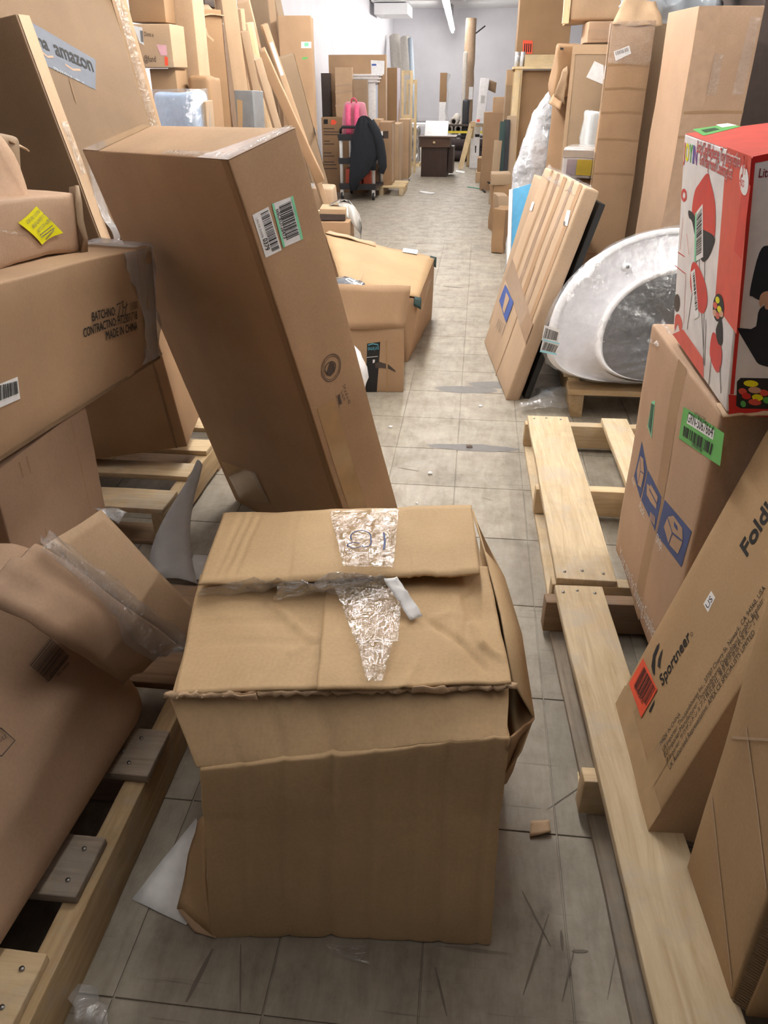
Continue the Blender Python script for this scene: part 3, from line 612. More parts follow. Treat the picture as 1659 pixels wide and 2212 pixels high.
# ------------------------------------------------------------------ left stack
C = Carton('long_carton', 'long brown carton printed with batch and contract numbers, plastic taped end', Matrix.Translation((-.882, 1.075, .779)) @ rot3(91.082, 2.111, 5.352), (1.045, .40, .32), K, n=(14, 6, 8), amp=.006, r=.006, freq=4.5)
w, d, h = C.L
C.front.text('BATCHNO:', (202, 697), (248, 682), BLACK, hs=1.15, bold=.03); C.front.text('/1000', (279, 670), (295, 664), INKB, hs=1.3)
C.front.text('CONTRACTNO:', (184, 730), (250, 704), BLACK, hs=1.15, bold=.03); C.front.text('HT23071718', (253, 703), (294, 688), BLACK, hs=1.3, bold=.01); C.front.text('MADE IN CHINA', (230, 736), (294, 711), BLACK, hs=1.15, bold=.03)
for s_ in ([(250, 660), (256, 655), (257, 664), (253, 688)], [(258, 656), (263, 650), (264, 664), (261, 686)], [(264, 648), (262, 662), (268, 664), (274, 655), (271, 650), (268, 680)]): C.front.stroke(s_, .003, BLACK, 'handwriting')
cl1 = C.front.quad([(-30, 890), (44, 862), (38, 815), (-30, 840)], WHITE, 'barcode_label'); C.front.bars([(-26, 838), (36, 824), (39, 850), (-26, 873)], BLACK, 26, 3, cl1)
C.front.quad([(w-.11, 0), (w-.06, 0), (w-.06, h), (w-.11, h)], TAPE, 'tape', raw=True, off=.001)
C.front.stroke([(0, .006), (w, .006)], .009, CORE, 'worn_edge', raw=True); C.top.quad([(0, d/2-.03), (w, d/2-.03), (w, d/2+.03), (0, d/2+.03)], TAPE, 'tape', raw=True, n=10, off=.001)
inv = C.M.inverted()
ww = [[C.M @ Vector((w-.15+.05*math.sin(zz*14), -.004, zz)), C.M @ Vector((w-.10, -.006, zz)), C.M @ Vector((w-.06, -.008, zz)), C.M @ Vector((w-.03, -.008, zz)), C.M @ Vector((w+.004, -.006, zz)), C.M @ Vector((w+.006, .03, zz))] for zz in [.015+i*.0190 for i in range(17)]]
sheet('plastic_tape', ww, .0008, CLEARM, C.root, .012, 22, 5)
sheet('plastic_tape', [[C.M @ Vector((w-.10, y, h+.003)), C.M @ Vector((w-.05, y, h+.008)), C.M @ Vector((w+.006, y, h+.006)), C.M @ Vector((w+.008, y, h-.03))] for y in (0, .03, .07, .12, .17)], .0008, CLEARM, C.root, .016, 25, 7)
D = Carton('upright_carton', 'plain upright carton with pale ridged side under the long printed carton', at(-1.60, 1.30, .142), (.65, .425, .555), KP, n=(6, 10, 8), amp=.004, offk=.25)
D = D  # its aisle side stays blank
for u in (.10, .13, .34): D.right.stroke([(u, .02), (u+.006, .3), (u, .54)], .006, K, 'fold_line', raw=True)
Eb = Carton('shaded_carton', 'dark shaded carton standing on the pale pallet behind the upright carton', Matrix.Translation((-1.62, 2.40, .142)) @ rot3(10, 0, -7), (.62, .4, .60), KW, n=(5, 5, 5), amp=.004)  # darker kraft here holds the shade beneath the long carton
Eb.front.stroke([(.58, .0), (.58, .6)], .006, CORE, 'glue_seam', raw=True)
# brown carton with barcode, on the left pallet
O_ = Carton('slumped_carton', 'smooth slumped brown carton with printed barcode lying on the lower left pallet', Matrix.Translation((-1.60, .36, .142)) @ rot3(-3.2, 0, 0), (.87, .79, .46), KP, n=(8, 18, 14), amp=.003, r=.06, freq=2.5,
    corners=[(0, 0, 0), (.895, 0, 0), (0, .82, 0), (.895, .96, 0), (0, 0, .46), (.70, 0, .46), (0, .82, .46), (.70, .94, .46)])
O_.right.bars([(58, 1437), (103, 1473), (146, 1417), (105, 1378)], INKB, 30, 4, off=.004)
O_.right.text('0  42196 00532', (99, 1476), (145, 1422), INKB, off=.004); O_.right.text('SKU 64004', (122, 1463), (147, 1436), INKB, off=.004, hs=1.2)
O_.right.stroke([(-40, 1560), (0, 1575), (29, 1600), (0, 1634), (-40, 1625)], .0025, INKB, 'printed_frame', off=.004); O_.right.text('FRAGILE', (-20, 1615), (12, 1594), INKB, off=.004, hs=1.1)
# its opened taped flaps
pA, pB, pC, pD = pz(92, 1180, .66), pz(215, 1103, .62), pz(432, 1328, .28), pz(398, 1402, .27)
sheet('open_flap', bil(pA, pB, pC, pD, 8, 14, (0, 0, .015)), .005, KL, O_.root, .008, 5, 3)
pE, pF, pG = pz(-60, 1290, .665), pX(110, 1378, -.69), pz(265, 1475, .30)
ne = [pE, pz(60, 1340, .61), pF, pz(190, 1425, .43), pG]; tg_ = []
for i in range(17):
    t = i/16*4; i0 = min(3, int(t)); a_ = ne[i0].lerp(ne[i0+1], t-i0); b_ = pA.lerp(pD, i/16)+V(0, 0, .003)
    tg_.append([a_.lerp(b_, k/8)+V(.01, 0, .02)*math.sin(math.pi*k/8)+V(0, 0, .007*math.sin(k*2.1)) for k in range(9)])
sheet('taped_flap', tg_, .005, KP, O_.root, .008, 7, 9)
sheet('crumpled_tape', [[pz(88, 1190, .675), pz(115, 1172, .67)], [pz(190, 1262, .60), pz(215, 1235, .585)], [pz(240, 1330, .50), pz(285, 1290, .47)], [pz(270, 1390, .43), pz(345, 1330, .39)], [pz(300, 1412, .37), pz(385, 1352, .345)], [pz(330, 1425, .335), pz(410, 1395, .30)]], .0006, CLEAR, O_.root, .02, 20, 2)
gr = []
for i in range(15):
    t = i/14; a_ = pz(90, 1192, .68).lerp(pz(330, 1428, .35), t); b_ = pz(118, 1172, .675).lerp(pz(408, 1390, .315), t)
    gr.append([a_.lerp(b_, k/8)+V(0, 0, .012+.02*random.Random(i*9+k).random()) for k in range(9)])
sheet('crumpled_tape', gr, .0006, CLEAR, O_.root, .012, 30, 8)
sheet('tape_end', bil(pz(205, 1095, .60), pz(235, 1092, .59), pz(275, 1110, .575), pz(255, 1135, .56), 6, 4), .0006, CLEARM, O_.root, .015, 25, 3)
# yellow sticker carton and crumpled cartons on top
F = Carton('mailer_carton', 'flat crumpled carton with a bright yellow sticker on top of the long carton', at(-.95, 1.28, 1.085, 92) @ rot3(0, 2, 5.2), (.62, .36, .135), KP, n=(12, 6, 6), amp=.009, r=.012, freq=7.0)
ys = F.front.quad([(86, 533), (134, 504), (76, 446), (29, 479)], YELLOW, 'yellow_sticker', off=.004)
for k, t_ in enumerate(('USE ONLY LIFTING', 'BASE ADHERE TO', 'NOTE. DIS-4-7890')): F.front.text(t_, (46+k*13, 484+k*12), (83+k*13, 461+k*11.5), GREYINK, ys, off=.006, hs=1.25)
for k in range(3): F.front.stroke([(77+k*5+(8 if k == 2 else 0), 512+k*5), (112+k*4-(5 if k == 2 else 0), 491+k*5)], .0025, GREYINK, 'print_line', ys, off=.006)
F.front.quad([(-10, 484), (48, 508), (46, 512), (-10, 492)], CLEAR, 'clear_tape', off=.005, amp=.004)
w, d, h = F.L
sheet('end_flap', [[F.M @ V(w-.02, -.008, zz), F.M @ V(w+.02, -.004, zz), F.M @ V(w+.035, .03, zz*.97)] for zz in (-.005, .03, .07, .11, .15)], .004, KG, F.root, .02, 14, 5)
F2 = Carton('torn_carton', 'torn open carton with a ragged flap above the yellow sticker carton', at(-1.02, 1.30, 1.237, 92) @ rot3(0, 0, 5), (.52, .34, .10), KG, n=(10, 6, 5), amp=.012, r=.012, freq=7)
w, d, h = F2.L
sheet('ragged_flap', bil(F2.M @ V(.15, -.03, -.035), F2.M @ V(w-.04, -.035, -.045), F2.M @ V(w-.10, -.005, h+.012), F2.M @ V(.12, 0, h+.01), 10, 6), .004, KP, F2.root, .02, 10, 3)
sheet('side_flap', bil(F2.M @ V(w-.05, -.01, h-.01), F2.M @ V(w+.055, .01, h-.03), F2.M @ V(w+.05, .05, h-.005), F2.M @ V(w-.06, .05, h+.012), 6, 4), .004, KL, F2.root, .012, 12, 6)
F3 = Carton('rounded_carton', 'round-cornered crushed carton at the left picture edge above the torn carton', at(-1.04, 1.34, 1.356, 92) @ rot3(0, 0, 4), (.40, .34, .125), KG, n=(8, 6, 6), amp=.010, r=.03, freq=8)
F4 = Carton('dented_carton', 'dented small carton topmost of the pile at the left picture edge', at(-1.05, 1.34, 1.488, 92) @ rot3(0, 0, 3), (.345, .32, .14), K, n=(8, 6, 6), amp=.008, r=.012, freq=8)

# ------------------------------------------------------------------ right foreground
Nb = Carton('moving_box', 'large brown moving box with navy packing icons and green barcode sticker', Matrix.Translation((.502, 1.458, .142)) @ rot3(2.155, .9, -.873), (.62, .60, .70), KP, n=(12, 24, 24), amp=.005, r=.008, freq=4, offk=.45)
Lf = Nb.left
for k, (qs, nm) in enumerate((([(1385, 953), (1395.5, 1013), (1383, 1076), (1370, 1028)], 'a'), ([(1397, 1015), (1427, 1074), (1415, 1148), (1385, 1079)], 'b'), ([(1434, 1079), (1497, 1146), (1474, 1226), (1418, 1155)], 'c'))):
    ic = Lf.quad(qs[::-1] if False else [qs[3], qs[2], qs[1], qs[0]], BLUEINK, 'packing_icon', off=.002)
    a_, b_, c_, d_ = [Vector(x) for x in qs]
    def m_(x, y): return tuple((a_*(1-x)+b_*x)*(1-y)+(d_*(1-x)+c_*x)*y)
    tan = KP
    if k == 0:
        Lf.poly([m_(.5, .12), m_(.85, .3), m_(.85, .75), m_(.5, .92), m_(.15, .75), m_(.15, .3)], tan, 'box_drawing', ic, off=.0035)
        Lf.stroke([m_(.15, .3), m_(.5, .5), m_(.5, .92)], .003, BLUEINK, 'drawing_line', ic, off=.005); Lf.stroke([m_(.5, .5), m_(.85, .3)], .003, BLUEINK, 'drawing_line', ic, off=.005)
    elif k == 1:
        Lf.poly([m_(.28, .2), m_(.8, .15), m_(.82, .5), m_(.4, .62)], tan, 'box_drawing', ic, off=.0035); Lf.poly([m_(.10, .35), m_(.34, .25), m_(.46, .6), m_(.2, .62)], tan, 'arm_drawing', ic, off=.0035)
        hand = Lf.poly([m_(.55, .82), m_(.86, .70), m_(.92, .9), m_(.60, .99)], tan, 'tape_drawing', ic, off=.0035)
        for t in (.2, .45, .7): Lf.stroke([m_(.58+.3*t, .80-.1*t), m_(.64+.28*t, .96-.08*t)], .003, BLUEINK, 'drawing_line', ic, off=.005)
        Lf.stroke([m_(.28, .36), m_(.82, .34)], .004, BLUEINK, 'drawing_line', ic, off=.005)
    else:
        Lf.poly([m_(.38, .12), m_(.72, .16), m_(.84, .42), m_(.80, .82), m_(.46, .86), m_(.18, .62), m_(.22, .30)], tan, 'box_drawing', ic, off=.0035)
        Lf.stroke([m_(.22, .30), m_(.48, .52), m_(.84, .42)], .004, BLUEINK, 'drawing_line', ic, off=.005); Lf.stroke([m_(.48, .52), m_(.46, .86)], .004, BLUEINK, 'drawing_line', ic, off=.005)
        Lf.poly([m_(.44, .22), m_(.58, .25), m_(.62, .34), m_(.48, .33)], BLUEINK, 'label_drawing', ic, off=.005)
Lf.text('Ship.', (1417, 1170), (1431, 1192), WHITET, hs=1.0); Lf.text('Pack.', (1381, 1096), (1391, 1118), WHITET); Lf.text('Fold.', (1366, 1038), (1371, 1052), WHITET)
Lf.text('Your store for Shipping Supplies', (1337, 1206), (1413, 1386), WHITET, hs=1.7)
gl = Lf.quad([(1468, 946), (1557, 1006), (1566, 935), (1479, 878)], GREENL, 'green_label', off=.002)
gw = Lf.quad([(1486, 914), (1543, 950), (1546, 930), (1489, 893)], WHITE, 'number_panel', gl, off=.003); Lf.text('GRN-5067664', (1487, 910), (1542, 945), BLACK, gl, off=.004, hs=1.1)
Lf.bars([(1480, 919), (1546, 961), (1541, 984), (1477, 940)], BLACK, 22, 12, gl, off=.0035); Lf.text('OPTORO.COM', (1503, 897), (1527, 911), BLACK, gl, off=.004); Lf.text('GRN5067664', (1497, 962), (1520, 978), BLACK, gl, off=.004)
ml = Lf.quad([(1398, 921), (1407, 948), (1417, 867), (1409, 868)], MINT, 'side_label', off=.002); Lf.bars([(1408, 872), (1415, 876), (1406, 940), (1400, 920)], BLACK, 12, 2, ml, off=.003)
w, d, h = Nb.L
sheet('plastic_edge', bil(Nb.M @ V(-.004, d-.11, h-.03), Nb.M @ V(-.004, d+.005, h-.05), Nb.M @ V(.03, d+.005, h+.008), Nb.M @ V(.03, d-.11, h+.008), 8, 5), .0008, CLEAR, Nb.root, .012, 30, 3)
Nb.left.quad([(.28, 0), (.35, 0), (.35, h), (.28, h)], K, 'tape', raw=True, off=.001, n=10)
# red and white toy box
T = Carton('toy_box', 'red and white toy barbecue set box on top of the moving box', Matrix.Translation((.487, 1.412, .858)) @ rot3(.04, 1.19, -7.25), (.5, .47, .438), WHITEC, n=(6, 6, 6), amp=.001, r=.004, offk=.3)
w, d, h = T.L; L_ = T.left; Fr = T.front
T.top.quad([(.0, .0), (w, .0), (w, d), (.0, d)], REDL, 'red_lid_print', raw=True, off=.001, n=6)
tg = T.top.quad([(1520, 294), (1496, 280), (1572, 270), (1602, 274)], GREENL, 'green_label', off=.003); T.top.bars([(1524, 288), (1514, 282), (1545, 277), (1556, 281)], BLACK, 16, 3, tg, off=.004); T.top.quad([(1560, 277), (1546, 271), (1572, 268), (1592, 272)], WHITE, 'white_strip', tg, off=.004)
L_.quad([(1545, 655), (1592, 722), (1624, 337), (1570, 318)], REDL, 'red_panel_print'); L_.quad([(1586, 540), (1602, 560), (1622, 400), (1606, 388)], REDINK, 'dark_red_stripe', off=.002)
L_.poly([(1453, 722), (1520, 818), (1520, 776), (1476, 712)], REDL, 'red_corner_print')
rainbow(L_, 'JOYIN', (1477, 345), (1505, 357), (REDINK, YELLOW, GREENL, BLUE2, plain('purple_ink', (.22, .06, .35), .5)), 1.15)
for st_, q0_, q1_ in (('Little Chef Barbecue Toy Interactive', (1506, 328), (1598, 364)), ('Grill Play Food Cooking Set', (1512, 355), (1581, 389))):
    L_.text(st_, q0_, q1_, WHITE, hs=1.5, bold=.09, off=.0026); L_.text(st_, q0_, q1_, REDINK, hs=1.5, bold=.02, off=.004)
L_.ell((1608, 388), (1618, 398), (1610, 356), WHITE, 'age_badge', off=.003); L_.text('3+', (1602, 382), (1612, 386), REDINK, hs=1.8, off=.004); L_.text('4pcs', (1598, 398), (1608, 404), REDINK, hs=1.5, off=.004)
gd = L_.poly([(1524, 378), (1531, 376), (1535, 392), (1543, 425), (1546, 455), (1545, 505), (1538, 511), (1512, 490), (1497, 462), (1496, 445), (1502, 412), (1512, 395)], REDINK, 'grill_picture', curve=4, off=.0018)
L_.poly([(1499, 462), (1512, 490), (1543, 510), (1540, 535), (1528, 560), (1516, 562), (1504, 520), (1496, 480), (1489, 470), (1488, 455)], BLACK, 'grill_picture', curve=4, off=.0022)
for a_, b_ in (((1511, 560), (1521, 790)), ((1523, 560), (1519, 800)), ((1509, 540), (1484, 712))): L_.stroke([a_, b_], .004, GREYINK, 'leg_picture', off=.0016)
L_.poly([(1495, 572), (1506, 570), (1524, 610), (1529, 650), (1521, 676), (1508, 668), (1492, 620)], REDINK, 'grill_picture', curve=4, off=.0024)
for k, (qs, bb) in enumerate((([(1502, 566), (1520, 555), (1519, 440), (1504, 460)], [(1507, 465), (1505, 552), (1517, 545), (1517, 450)]), ([(1500, 690), (1510, 684), (1502, 580), (1493, 588)], [(1498, 592), (1503, 672), (1508, 668), (1501, 588)]))):
    bl_ = L_.quad(qs, WHITE, 'barcode_sticker', off=.003); L_.bars(bb, BLACK, 22, 20+k, bl_, off=.004)
    if k == 0: L_.quad([(1501, 566), (1505, 564), (1506, 458), (1503, 461)], MINT, 'sticker_border', bl_, off=.004)
L_.ell((1553, 665), (1565, 672), (1556, 635), BLACK, 'food_tray_picture', off=.003)
for (x, y, m) in ((1552, 648, YELLOW), (1547, 660, REDL), (1556, 668, YELLOW), (1552, 682, REDL), (1560, 678, SKIN), (1546, 676, SKIN)): L_.ell((x, y), (x+4.5, y+3), (x+1, y-7), m, 'food_picture', off=.0042)
L_.poly([(1540, 720), (1551, 728), (1561, 760), (1556, 800), (1546, 800), (1534, 765)], REDINK, 'grill_picture', curve=4, off=.003); L_.poly([(1548, 712), (1560, 690), (1562, 740), (1553, 742)], BLACK, 'grill_picture', curve=4, off=.0034)
for a_, b_ in (((1537, 775), (1531, 835)), ((1556, 790), (1558, 850)), ((1526, 690), (1522, 790))): L_.stroke([a_, b_], .004, GREYINK, 'leg_picture', off=.003)
L_.ell((1478, 422), (1484, 425), (1479, 408), REDINK, 'sausage_picture', hole=.5); L_.ell((1463, 655), (1469, 660), (1465, 636), INKB, 'small_grill_picture'); L_.poly([(1459, 684), (1468, 680), (1474, 700), (1470, 720), (1464, 700), (1458, 715)], REDL, 'small_grill_picture', curve=4)
for a_, b_ in (((1476, 470), (1470, 540)), ((1465, 545), (1480, 555)), ((1484, 505), (1489, 550)), ((1459, 574), (1482, 592)), ((1482, 592), (1477, 700))): L_.stroke([a_, b_], .002, REDINK, 'tool_picture')
Fr.quad([(1574, 895), (1720, 905), (1720, 870), (1574, 852)], REDINK, 'red_border_print'); Fr.quad([(1577, 852), (1585, 852), (1632, 345), (1624, 340)], REDINK, 'red_border_print'); Fr.quad([(1628, 352), (1720, 335), (1720, 318), (1626, 338)], REDINK, 'red_border_print')
Fr.text('Little', (1638, 383), (1674, 381), plain('maroon_ink', (.25, .02, .05), .5), hs=1.5, bold=.03)
ch = Fr.poly([(1640, 545), (1665, 530), (1730, 545), (1730, 640), (1660, 655), (1640, 648), (1626, 640), (1620, 630)], FABRIC, 'clothing_picture', curve=4, off=.002)
Fr.poly([(1594, 708), (1606, 718), (1640, 700), (1636, 692), (1650, 660), (1730, 650), (1730, 790), (1650, 790), (1628, 770), (1616, 740), (1612, 725), (1600, 722)], FABRIC, 'clothing_picture', curve=4, off=.002)
Fr.poly([(1640, 652), (1645, 634), (1662, 630), (1668, 660), (1655, 668), (1650, 655), (1644, 664)], SKIN, 'hand_picture', curve=4, off=.003)
ft = Fr.poly([(1592, 824), (1600, 816), (1720, 818), (1720, 884), (1600, 882), (1590, 876)], BLACK, 'food_tray_picture', off=.003)
for (x, y, a_, m) in ((1622, 828, 16, YELLOW), (1604, 845, 9, REDL), (1630, 842, 14, SKIN), (1612, 855, 10, REDINK), (1636, 858, 12, YELLOW), (1630, 868, 14, REDL), (1605, 872, 6, GREENL), (1650, 848, 10, REDL), (1656, 864, 8, GREENL)): Fr.ell((x, y), (x+a_, y+1), (x, y-7), m, 'food_picture', ft, off=.0045)
sheet('torn_corner', bil(T.M @ V(-.006, -.006, -.006), T.M @ V(.09, -.012, -.008), T.M @ V(.09, .03, -.004), T.M @ V(-.006, .05, -.003), 8, 4), .003, KL, T.root, .006, 30, 2)
# leaning box with importer print
S = Carton('leaning_carton', 'tan carton with black importer text and orange barcode leaning on the right pallet', Matrix.Translation((.394, 1.039, .142)) @ rot3(1.831, -.355, 14.288), (.12, .347, 1.0), KZ, n=(4, 14, 28), amp=.003, r=.006, freq=4, offk=.4)
L_ = S.left
L_.text('Sportneer', (1431, 1483), (1493, 1379), BLACK, hs=1.25, bold=.03); L_.ell((1495, 1369), (1497, 1366), (1493, 1366), BLACK, 'registered_mark', hole=.75)
def arcpx(c, r, a0, a1): return arc(c, r, a0, a1)
L_.poly([(1411, 1456), (1408, 1440), (1412, 1415), (1420, 1396), (1426, 1389), (1424, 1402), (1417, 1420), (1416, 1440), (1415, 1460)], BLACK, 'logo', off=.002)
L_.poly([(1421, 1440), (1423, 1424), (1428, 1410), (1433, 1402), (1431, 1415), (1428, 1428), (1427, 1445)], BLACK, 'logo', off=.002); L_.poly([(1401, 1538), (1404, 1530), (1414, 1512), (1413, 1522), (1405, 1540)], BLACK, 'logo', off=.002)
ob = L_.quad([(1385, 1552), (1421, 1490), (1391, 1423), (1360, 1478)], ORANGE, 'barcode_label', off=.004); L_.bars([(1371, 1482), (1396, 1526), (1417, 1488), (1393, 1440)], BLACK, 24, 6, ob, off=.005); L_.text('0078908430', (1371, 1487), (1388, 1524), BLACK, ob, hs=1.0, off=.005)
us = L_.quad([(1530, 1322), (1546, 1290), (1537, 1276), (1520, 1304)], WHITE, 'size_label'); L_.text('US', (1530, 1315), (1541, 1295), BLACK, us, hs=1.1)
L_.text('Folding Bike', (1614, 1204), (1770, 934), BLACK, hs=1.05, bold=.05)
L_.text('MADE IN CHINA', (1428, 1612), (1471, 1546), BLACK, hs=1.2); L_.text('US Importer: Thousandshores Inc., 37707 Cherry St, Newark, CA 94560, USA', (1434, 1626), (1654, 1270), BLACK, hs=1.25)
L_.text('EU Importer/Manufacturer: Thousandshores Deutschland GmbH, Bredstr.', (1438, 1638), (1652, 1295), BLACK, hs=1.25)
L_.text('JP Importer: サウザンドショアズ株式会社, 東京都渋谷区代々木一丁目', (1442, 1652), (1640, 1330), BLACK, hs=1.25); L_.text('UK Authorised Representative: APEX CE SPECIALISTS LIMITED', (1448, 1664), (1632, 1366), BLACK, hs=1.25)
w, d, h = S.L
L_.quad([(0, .0), (d, 0), (d, .06), (0, .06)], TAPE, 'tape', raw=True, off=.0008); L_.quad([(d-.12, 0), (d-.06, 0), (d-.06, .14), (d-.12, .14)], TAPE, 'tape', raw=True, off=.0012); L_.quad([(.03, 0), (.09, 0), (.09, .10), (.03, .10)], TAPE, 'tape', raw=True, off=.0012)
S.front.quad([(.0, 0), (w, 0), (w, h), (.0, h)], KL, 'side_overlap', raw=True, off=.0008, n=8)
# bottom right carton
Q = Carton('open_edged_carton', 'tan carton with fold lines and a frayed corrugated edge at the lower right corner', Matrix.Translation((.464, .735, .142)) @ rot3(3.5, 0, 0), (.42, .232, .95), KZ, n=(6, 6, 12), amp=.003, r=.004)
w, d, h = Q.L
for a_, b_ in (((.012, .21), (.225, .03)), ((.06, .62), (.225, .46)), ((.05, .40), (.225, .26)), ((.10, .72), (.225, .60)), ((.02, .35), (.20, .52))): Q.left.stroke([a_, tuple((Vector(a_)+Vector(b_))/2), b_], .004, KF, 'fold_line', raw=True, off=.0015)
sheet('front_panel', bil(Q.M @ V(.018, -.022, 0), Q.M @ V(w, -.03, 0), Q.M @ V(w, -.03, h), Q.M @ V(.018, -.022, h), 6, 10), .006, KZ, Q.root, .004, 6, 2)
ce = Geo()
for k in range(150):
    z = k*h/150; ce.bar(Q.M.inverted() @ (Q.M @ V(.004, -.004, z)), V(.020, -.019, z+.004), .0012, .0035)
tag(ce.build('corrugated_edge', CORE, Q.root), kind='stuff')

# ------------------------------------------------------------------ left side, behind the stack
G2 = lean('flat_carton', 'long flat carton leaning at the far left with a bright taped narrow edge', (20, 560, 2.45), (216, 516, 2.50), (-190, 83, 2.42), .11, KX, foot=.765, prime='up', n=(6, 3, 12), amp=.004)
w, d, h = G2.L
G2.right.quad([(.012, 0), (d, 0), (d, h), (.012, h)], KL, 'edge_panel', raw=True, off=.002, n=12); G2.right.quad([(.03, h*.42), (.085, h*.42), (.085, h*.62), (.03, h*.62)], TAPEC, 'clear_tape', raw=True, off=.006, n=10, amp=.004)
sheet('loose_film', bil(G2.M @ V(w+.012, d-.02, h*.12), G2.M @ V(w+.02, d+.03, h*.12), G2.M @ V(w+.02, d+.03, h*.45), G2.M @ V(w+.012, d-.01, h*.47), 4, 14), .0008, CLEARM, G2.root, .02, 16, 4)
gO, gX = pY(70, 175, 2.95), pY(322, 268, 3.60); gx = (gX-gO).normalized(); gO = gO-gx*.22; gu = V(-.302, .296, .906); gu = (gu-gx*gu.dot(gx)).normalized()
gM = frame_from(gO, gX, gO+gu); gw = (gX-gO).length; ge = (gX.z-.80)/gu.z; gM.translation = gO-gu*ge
G = Carton('tape_banded_carton', 'large brown carton leaning on the left wall with a grey lettered tape strip', gM, (gw, .14, ge+.75), KX, n=(8, 3, 12), amp=.005)  # shade on this carton and its tape is put into their dark colours
w, d, h = G.L
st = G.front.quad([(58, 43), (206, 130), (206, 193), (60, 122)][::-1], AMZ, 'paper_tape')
G.front.text('ama', (66, 93), (106, 110), BLACK, st, hs=1.2, bold=.03); G.front.text('amazon', (121, 119), (202, 156), BLACK, st, hs=1.2, bold=.03)
for a_, b_ in (((90, 112), (114, 122)), ((140, 139), (174, 151))): G.front.stroke([a_, ((a_[0]+b_[0])/2, (a_[1]+b_[1])/2+5), b_], .008, plain('brown_orange_ink', (.30, .18, .10), .6), 'smile_mark', st)
G.front.quad([(112, 144), (180, 178), (180, 181), (116, 152)][::-1], CLEAR, 'torn_tape', off=.004, amp=.004)
G.front.stroke([(150, 172), (156, 195), (165, 222)], .008, CORE, 'tear', off=.002)
Gs = lean('taped_strip_carton', 'narrow pale carton with glossy tape leaning between the grey taped carton and the labelled box', (318, 272, 3.80), (348, 272, 3.85), (238, -10, 3.74), .035, KL, prime='up', n=(3, 3, 12))
w, d, h = Gs.L; Gs.front.quad([(.01, h*.55), (w*.7, h*.55), (w*.7, h), (.01, h)], TAPEC, 'clear_tape', raw=True, off=.006, n=14, amp=.006)
upbox('carton', 'brown carton above the small labelled box, at the top between leaning cartons', 272, 350, -30, 4.3, .14, KD, ybot=48, n=(3, 3, 3))
Hs = upbox('labelled_carton', 'small square carton with white shipping label and red stickers, wedged between leaning cartons', 286, 366, 52, 4.2, .2, KL, ybot=146, n=(4, 4, 4))
hl = Hs.front.quad([(302, 92), (312, 98), (308, 60), (288, 55)], WHITE, 'shipping_label'); Hs.front.bars([(303, 66), (309, 67), (311, 92), (305, 90)], BLACK, 8, 3, hl)
Hs.front.text('Dont x', (313, 78), (333, 80), INKB, hs=1.6); Hs.front.text('@fund', (312, 133), (338, 134), INKB, hs=1.6)
Hs.front.quad([(338, 96), (360, 98), (362, 120), (348, 120)][::-1], plain('pink_sticker', (.75, .42, .45), .4), 'pink_sticker'); Hs.front.quad([(356, 122), (363, 124), (364, 142), (357, 142)][::-1], ORANGE, 'red_sticker')
upbox('support_carton', 'plain brown carton holding up the small labelled box', 322, 378, 148, 4.25, .17, KD, zb=0, n=(3, 3, 3))
upbox('tall_plain_carton', 'tall pale carton edge right of the small labelled box', 346, 413, -20, 4.45, .18, KL, zb=0, n=(3, 3, 6)).root.rotation_euler
sw = upbox('shrink_wrapped_pack', 'shiny icy blue pack shrink wrapped in plastic behind the tall leaning carton', 326, 426, 198, 4.0, .2, GLASSY, zb=0.0, n=(8, 5, 8), amp=.02, r=.03, freq=6)
w, d, h = sw.L
sheet('shrink_wrap', [[sw.M @ V(-.01, -.012, z), sw.M @ V(w*.3, -.02, z), sw.M @ V(w*.7, -.02, z), sw.M @ V(w+.012, -.01, z), sw.M @ V(w+.014, d*.5, z)] for z in (h*.5, h*.62, h*.74, h*.86, h+.01)], .001, WRAP, sw.root, .03, 9, 4)
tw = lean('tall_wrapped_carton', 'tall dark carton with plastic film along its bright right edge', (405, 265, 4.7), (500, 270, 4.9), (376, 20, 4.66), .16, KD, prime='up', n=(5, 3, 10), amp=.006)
w, d, h = tw.L
tw.right.quad([(0, 0), (d, 0), (d, h), (0, h)], TAPEP, 'side_panel', raw=True, off=.002, n=8); tw.right.quad([(.01, .3), (d-.01, .3), (d-.01, h), (.01, h)], CLEAR, 'film', raw=True, off=.01, n=22, amp=.012)
sheet('top_edge', bil(tw.M @ V(-.01, -.01, h-.03), tw.M @ V(w+.01, -.015, h-.03), tw.M @ V(w+.01, d, h+.012), tw.M @ V(0, d, h+.01), 10, 3), .004, KL, tw.root, .02, 10, 3)
tw.front.stroke([(444, 60), (449, 76), (462, 88)], .012, KL, 'tear')
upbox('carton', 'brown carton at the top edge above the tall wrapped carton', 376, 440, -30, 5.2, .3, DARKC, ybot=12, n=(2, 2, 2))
upbox('crumpled_carton', 'small crumpled dark carton beside the icy blue pack', 405, 450, 162, 4.35, .22, KW, zb=0, n=(6, 4, 10), amp=.025, r=.02, freq=7)
upbox('narrow_wrapped_stick', 'narrow film-wrapped carton at the right of the icy blue pack', 421, 444, 218, 4.05, .12, KG, zb=0, n=(3, 3, 8), amp=.012, freq=8)
lean('leaning_pale_carton', 'pale tall carton leaning right of the plastic edged tall carton', (515, 265, 5.3), (545, 268, 5.35), (478, 0, 5.2), .14, KL, prime='up', n=(3, 3, 8))
lean('leaning_dark_carton', 'narrow brown carton leaning behind the pale tall carton', (500, 265, 5.5), (530, 268, 5.55), (440, -20, 5.35), .2, K, prime='up', n=(3, 3, 8))
wg = upbox('grey_wrapped_carton', 'grey plastic wrapped carton standing behind the tall leaning carton', 506, 545, 196, 4.9, .25, plain('grey_film_pack', (.20, .21, .22), .25, coat=.5), zb=0, n=(4, 4, 8), amp=.008)
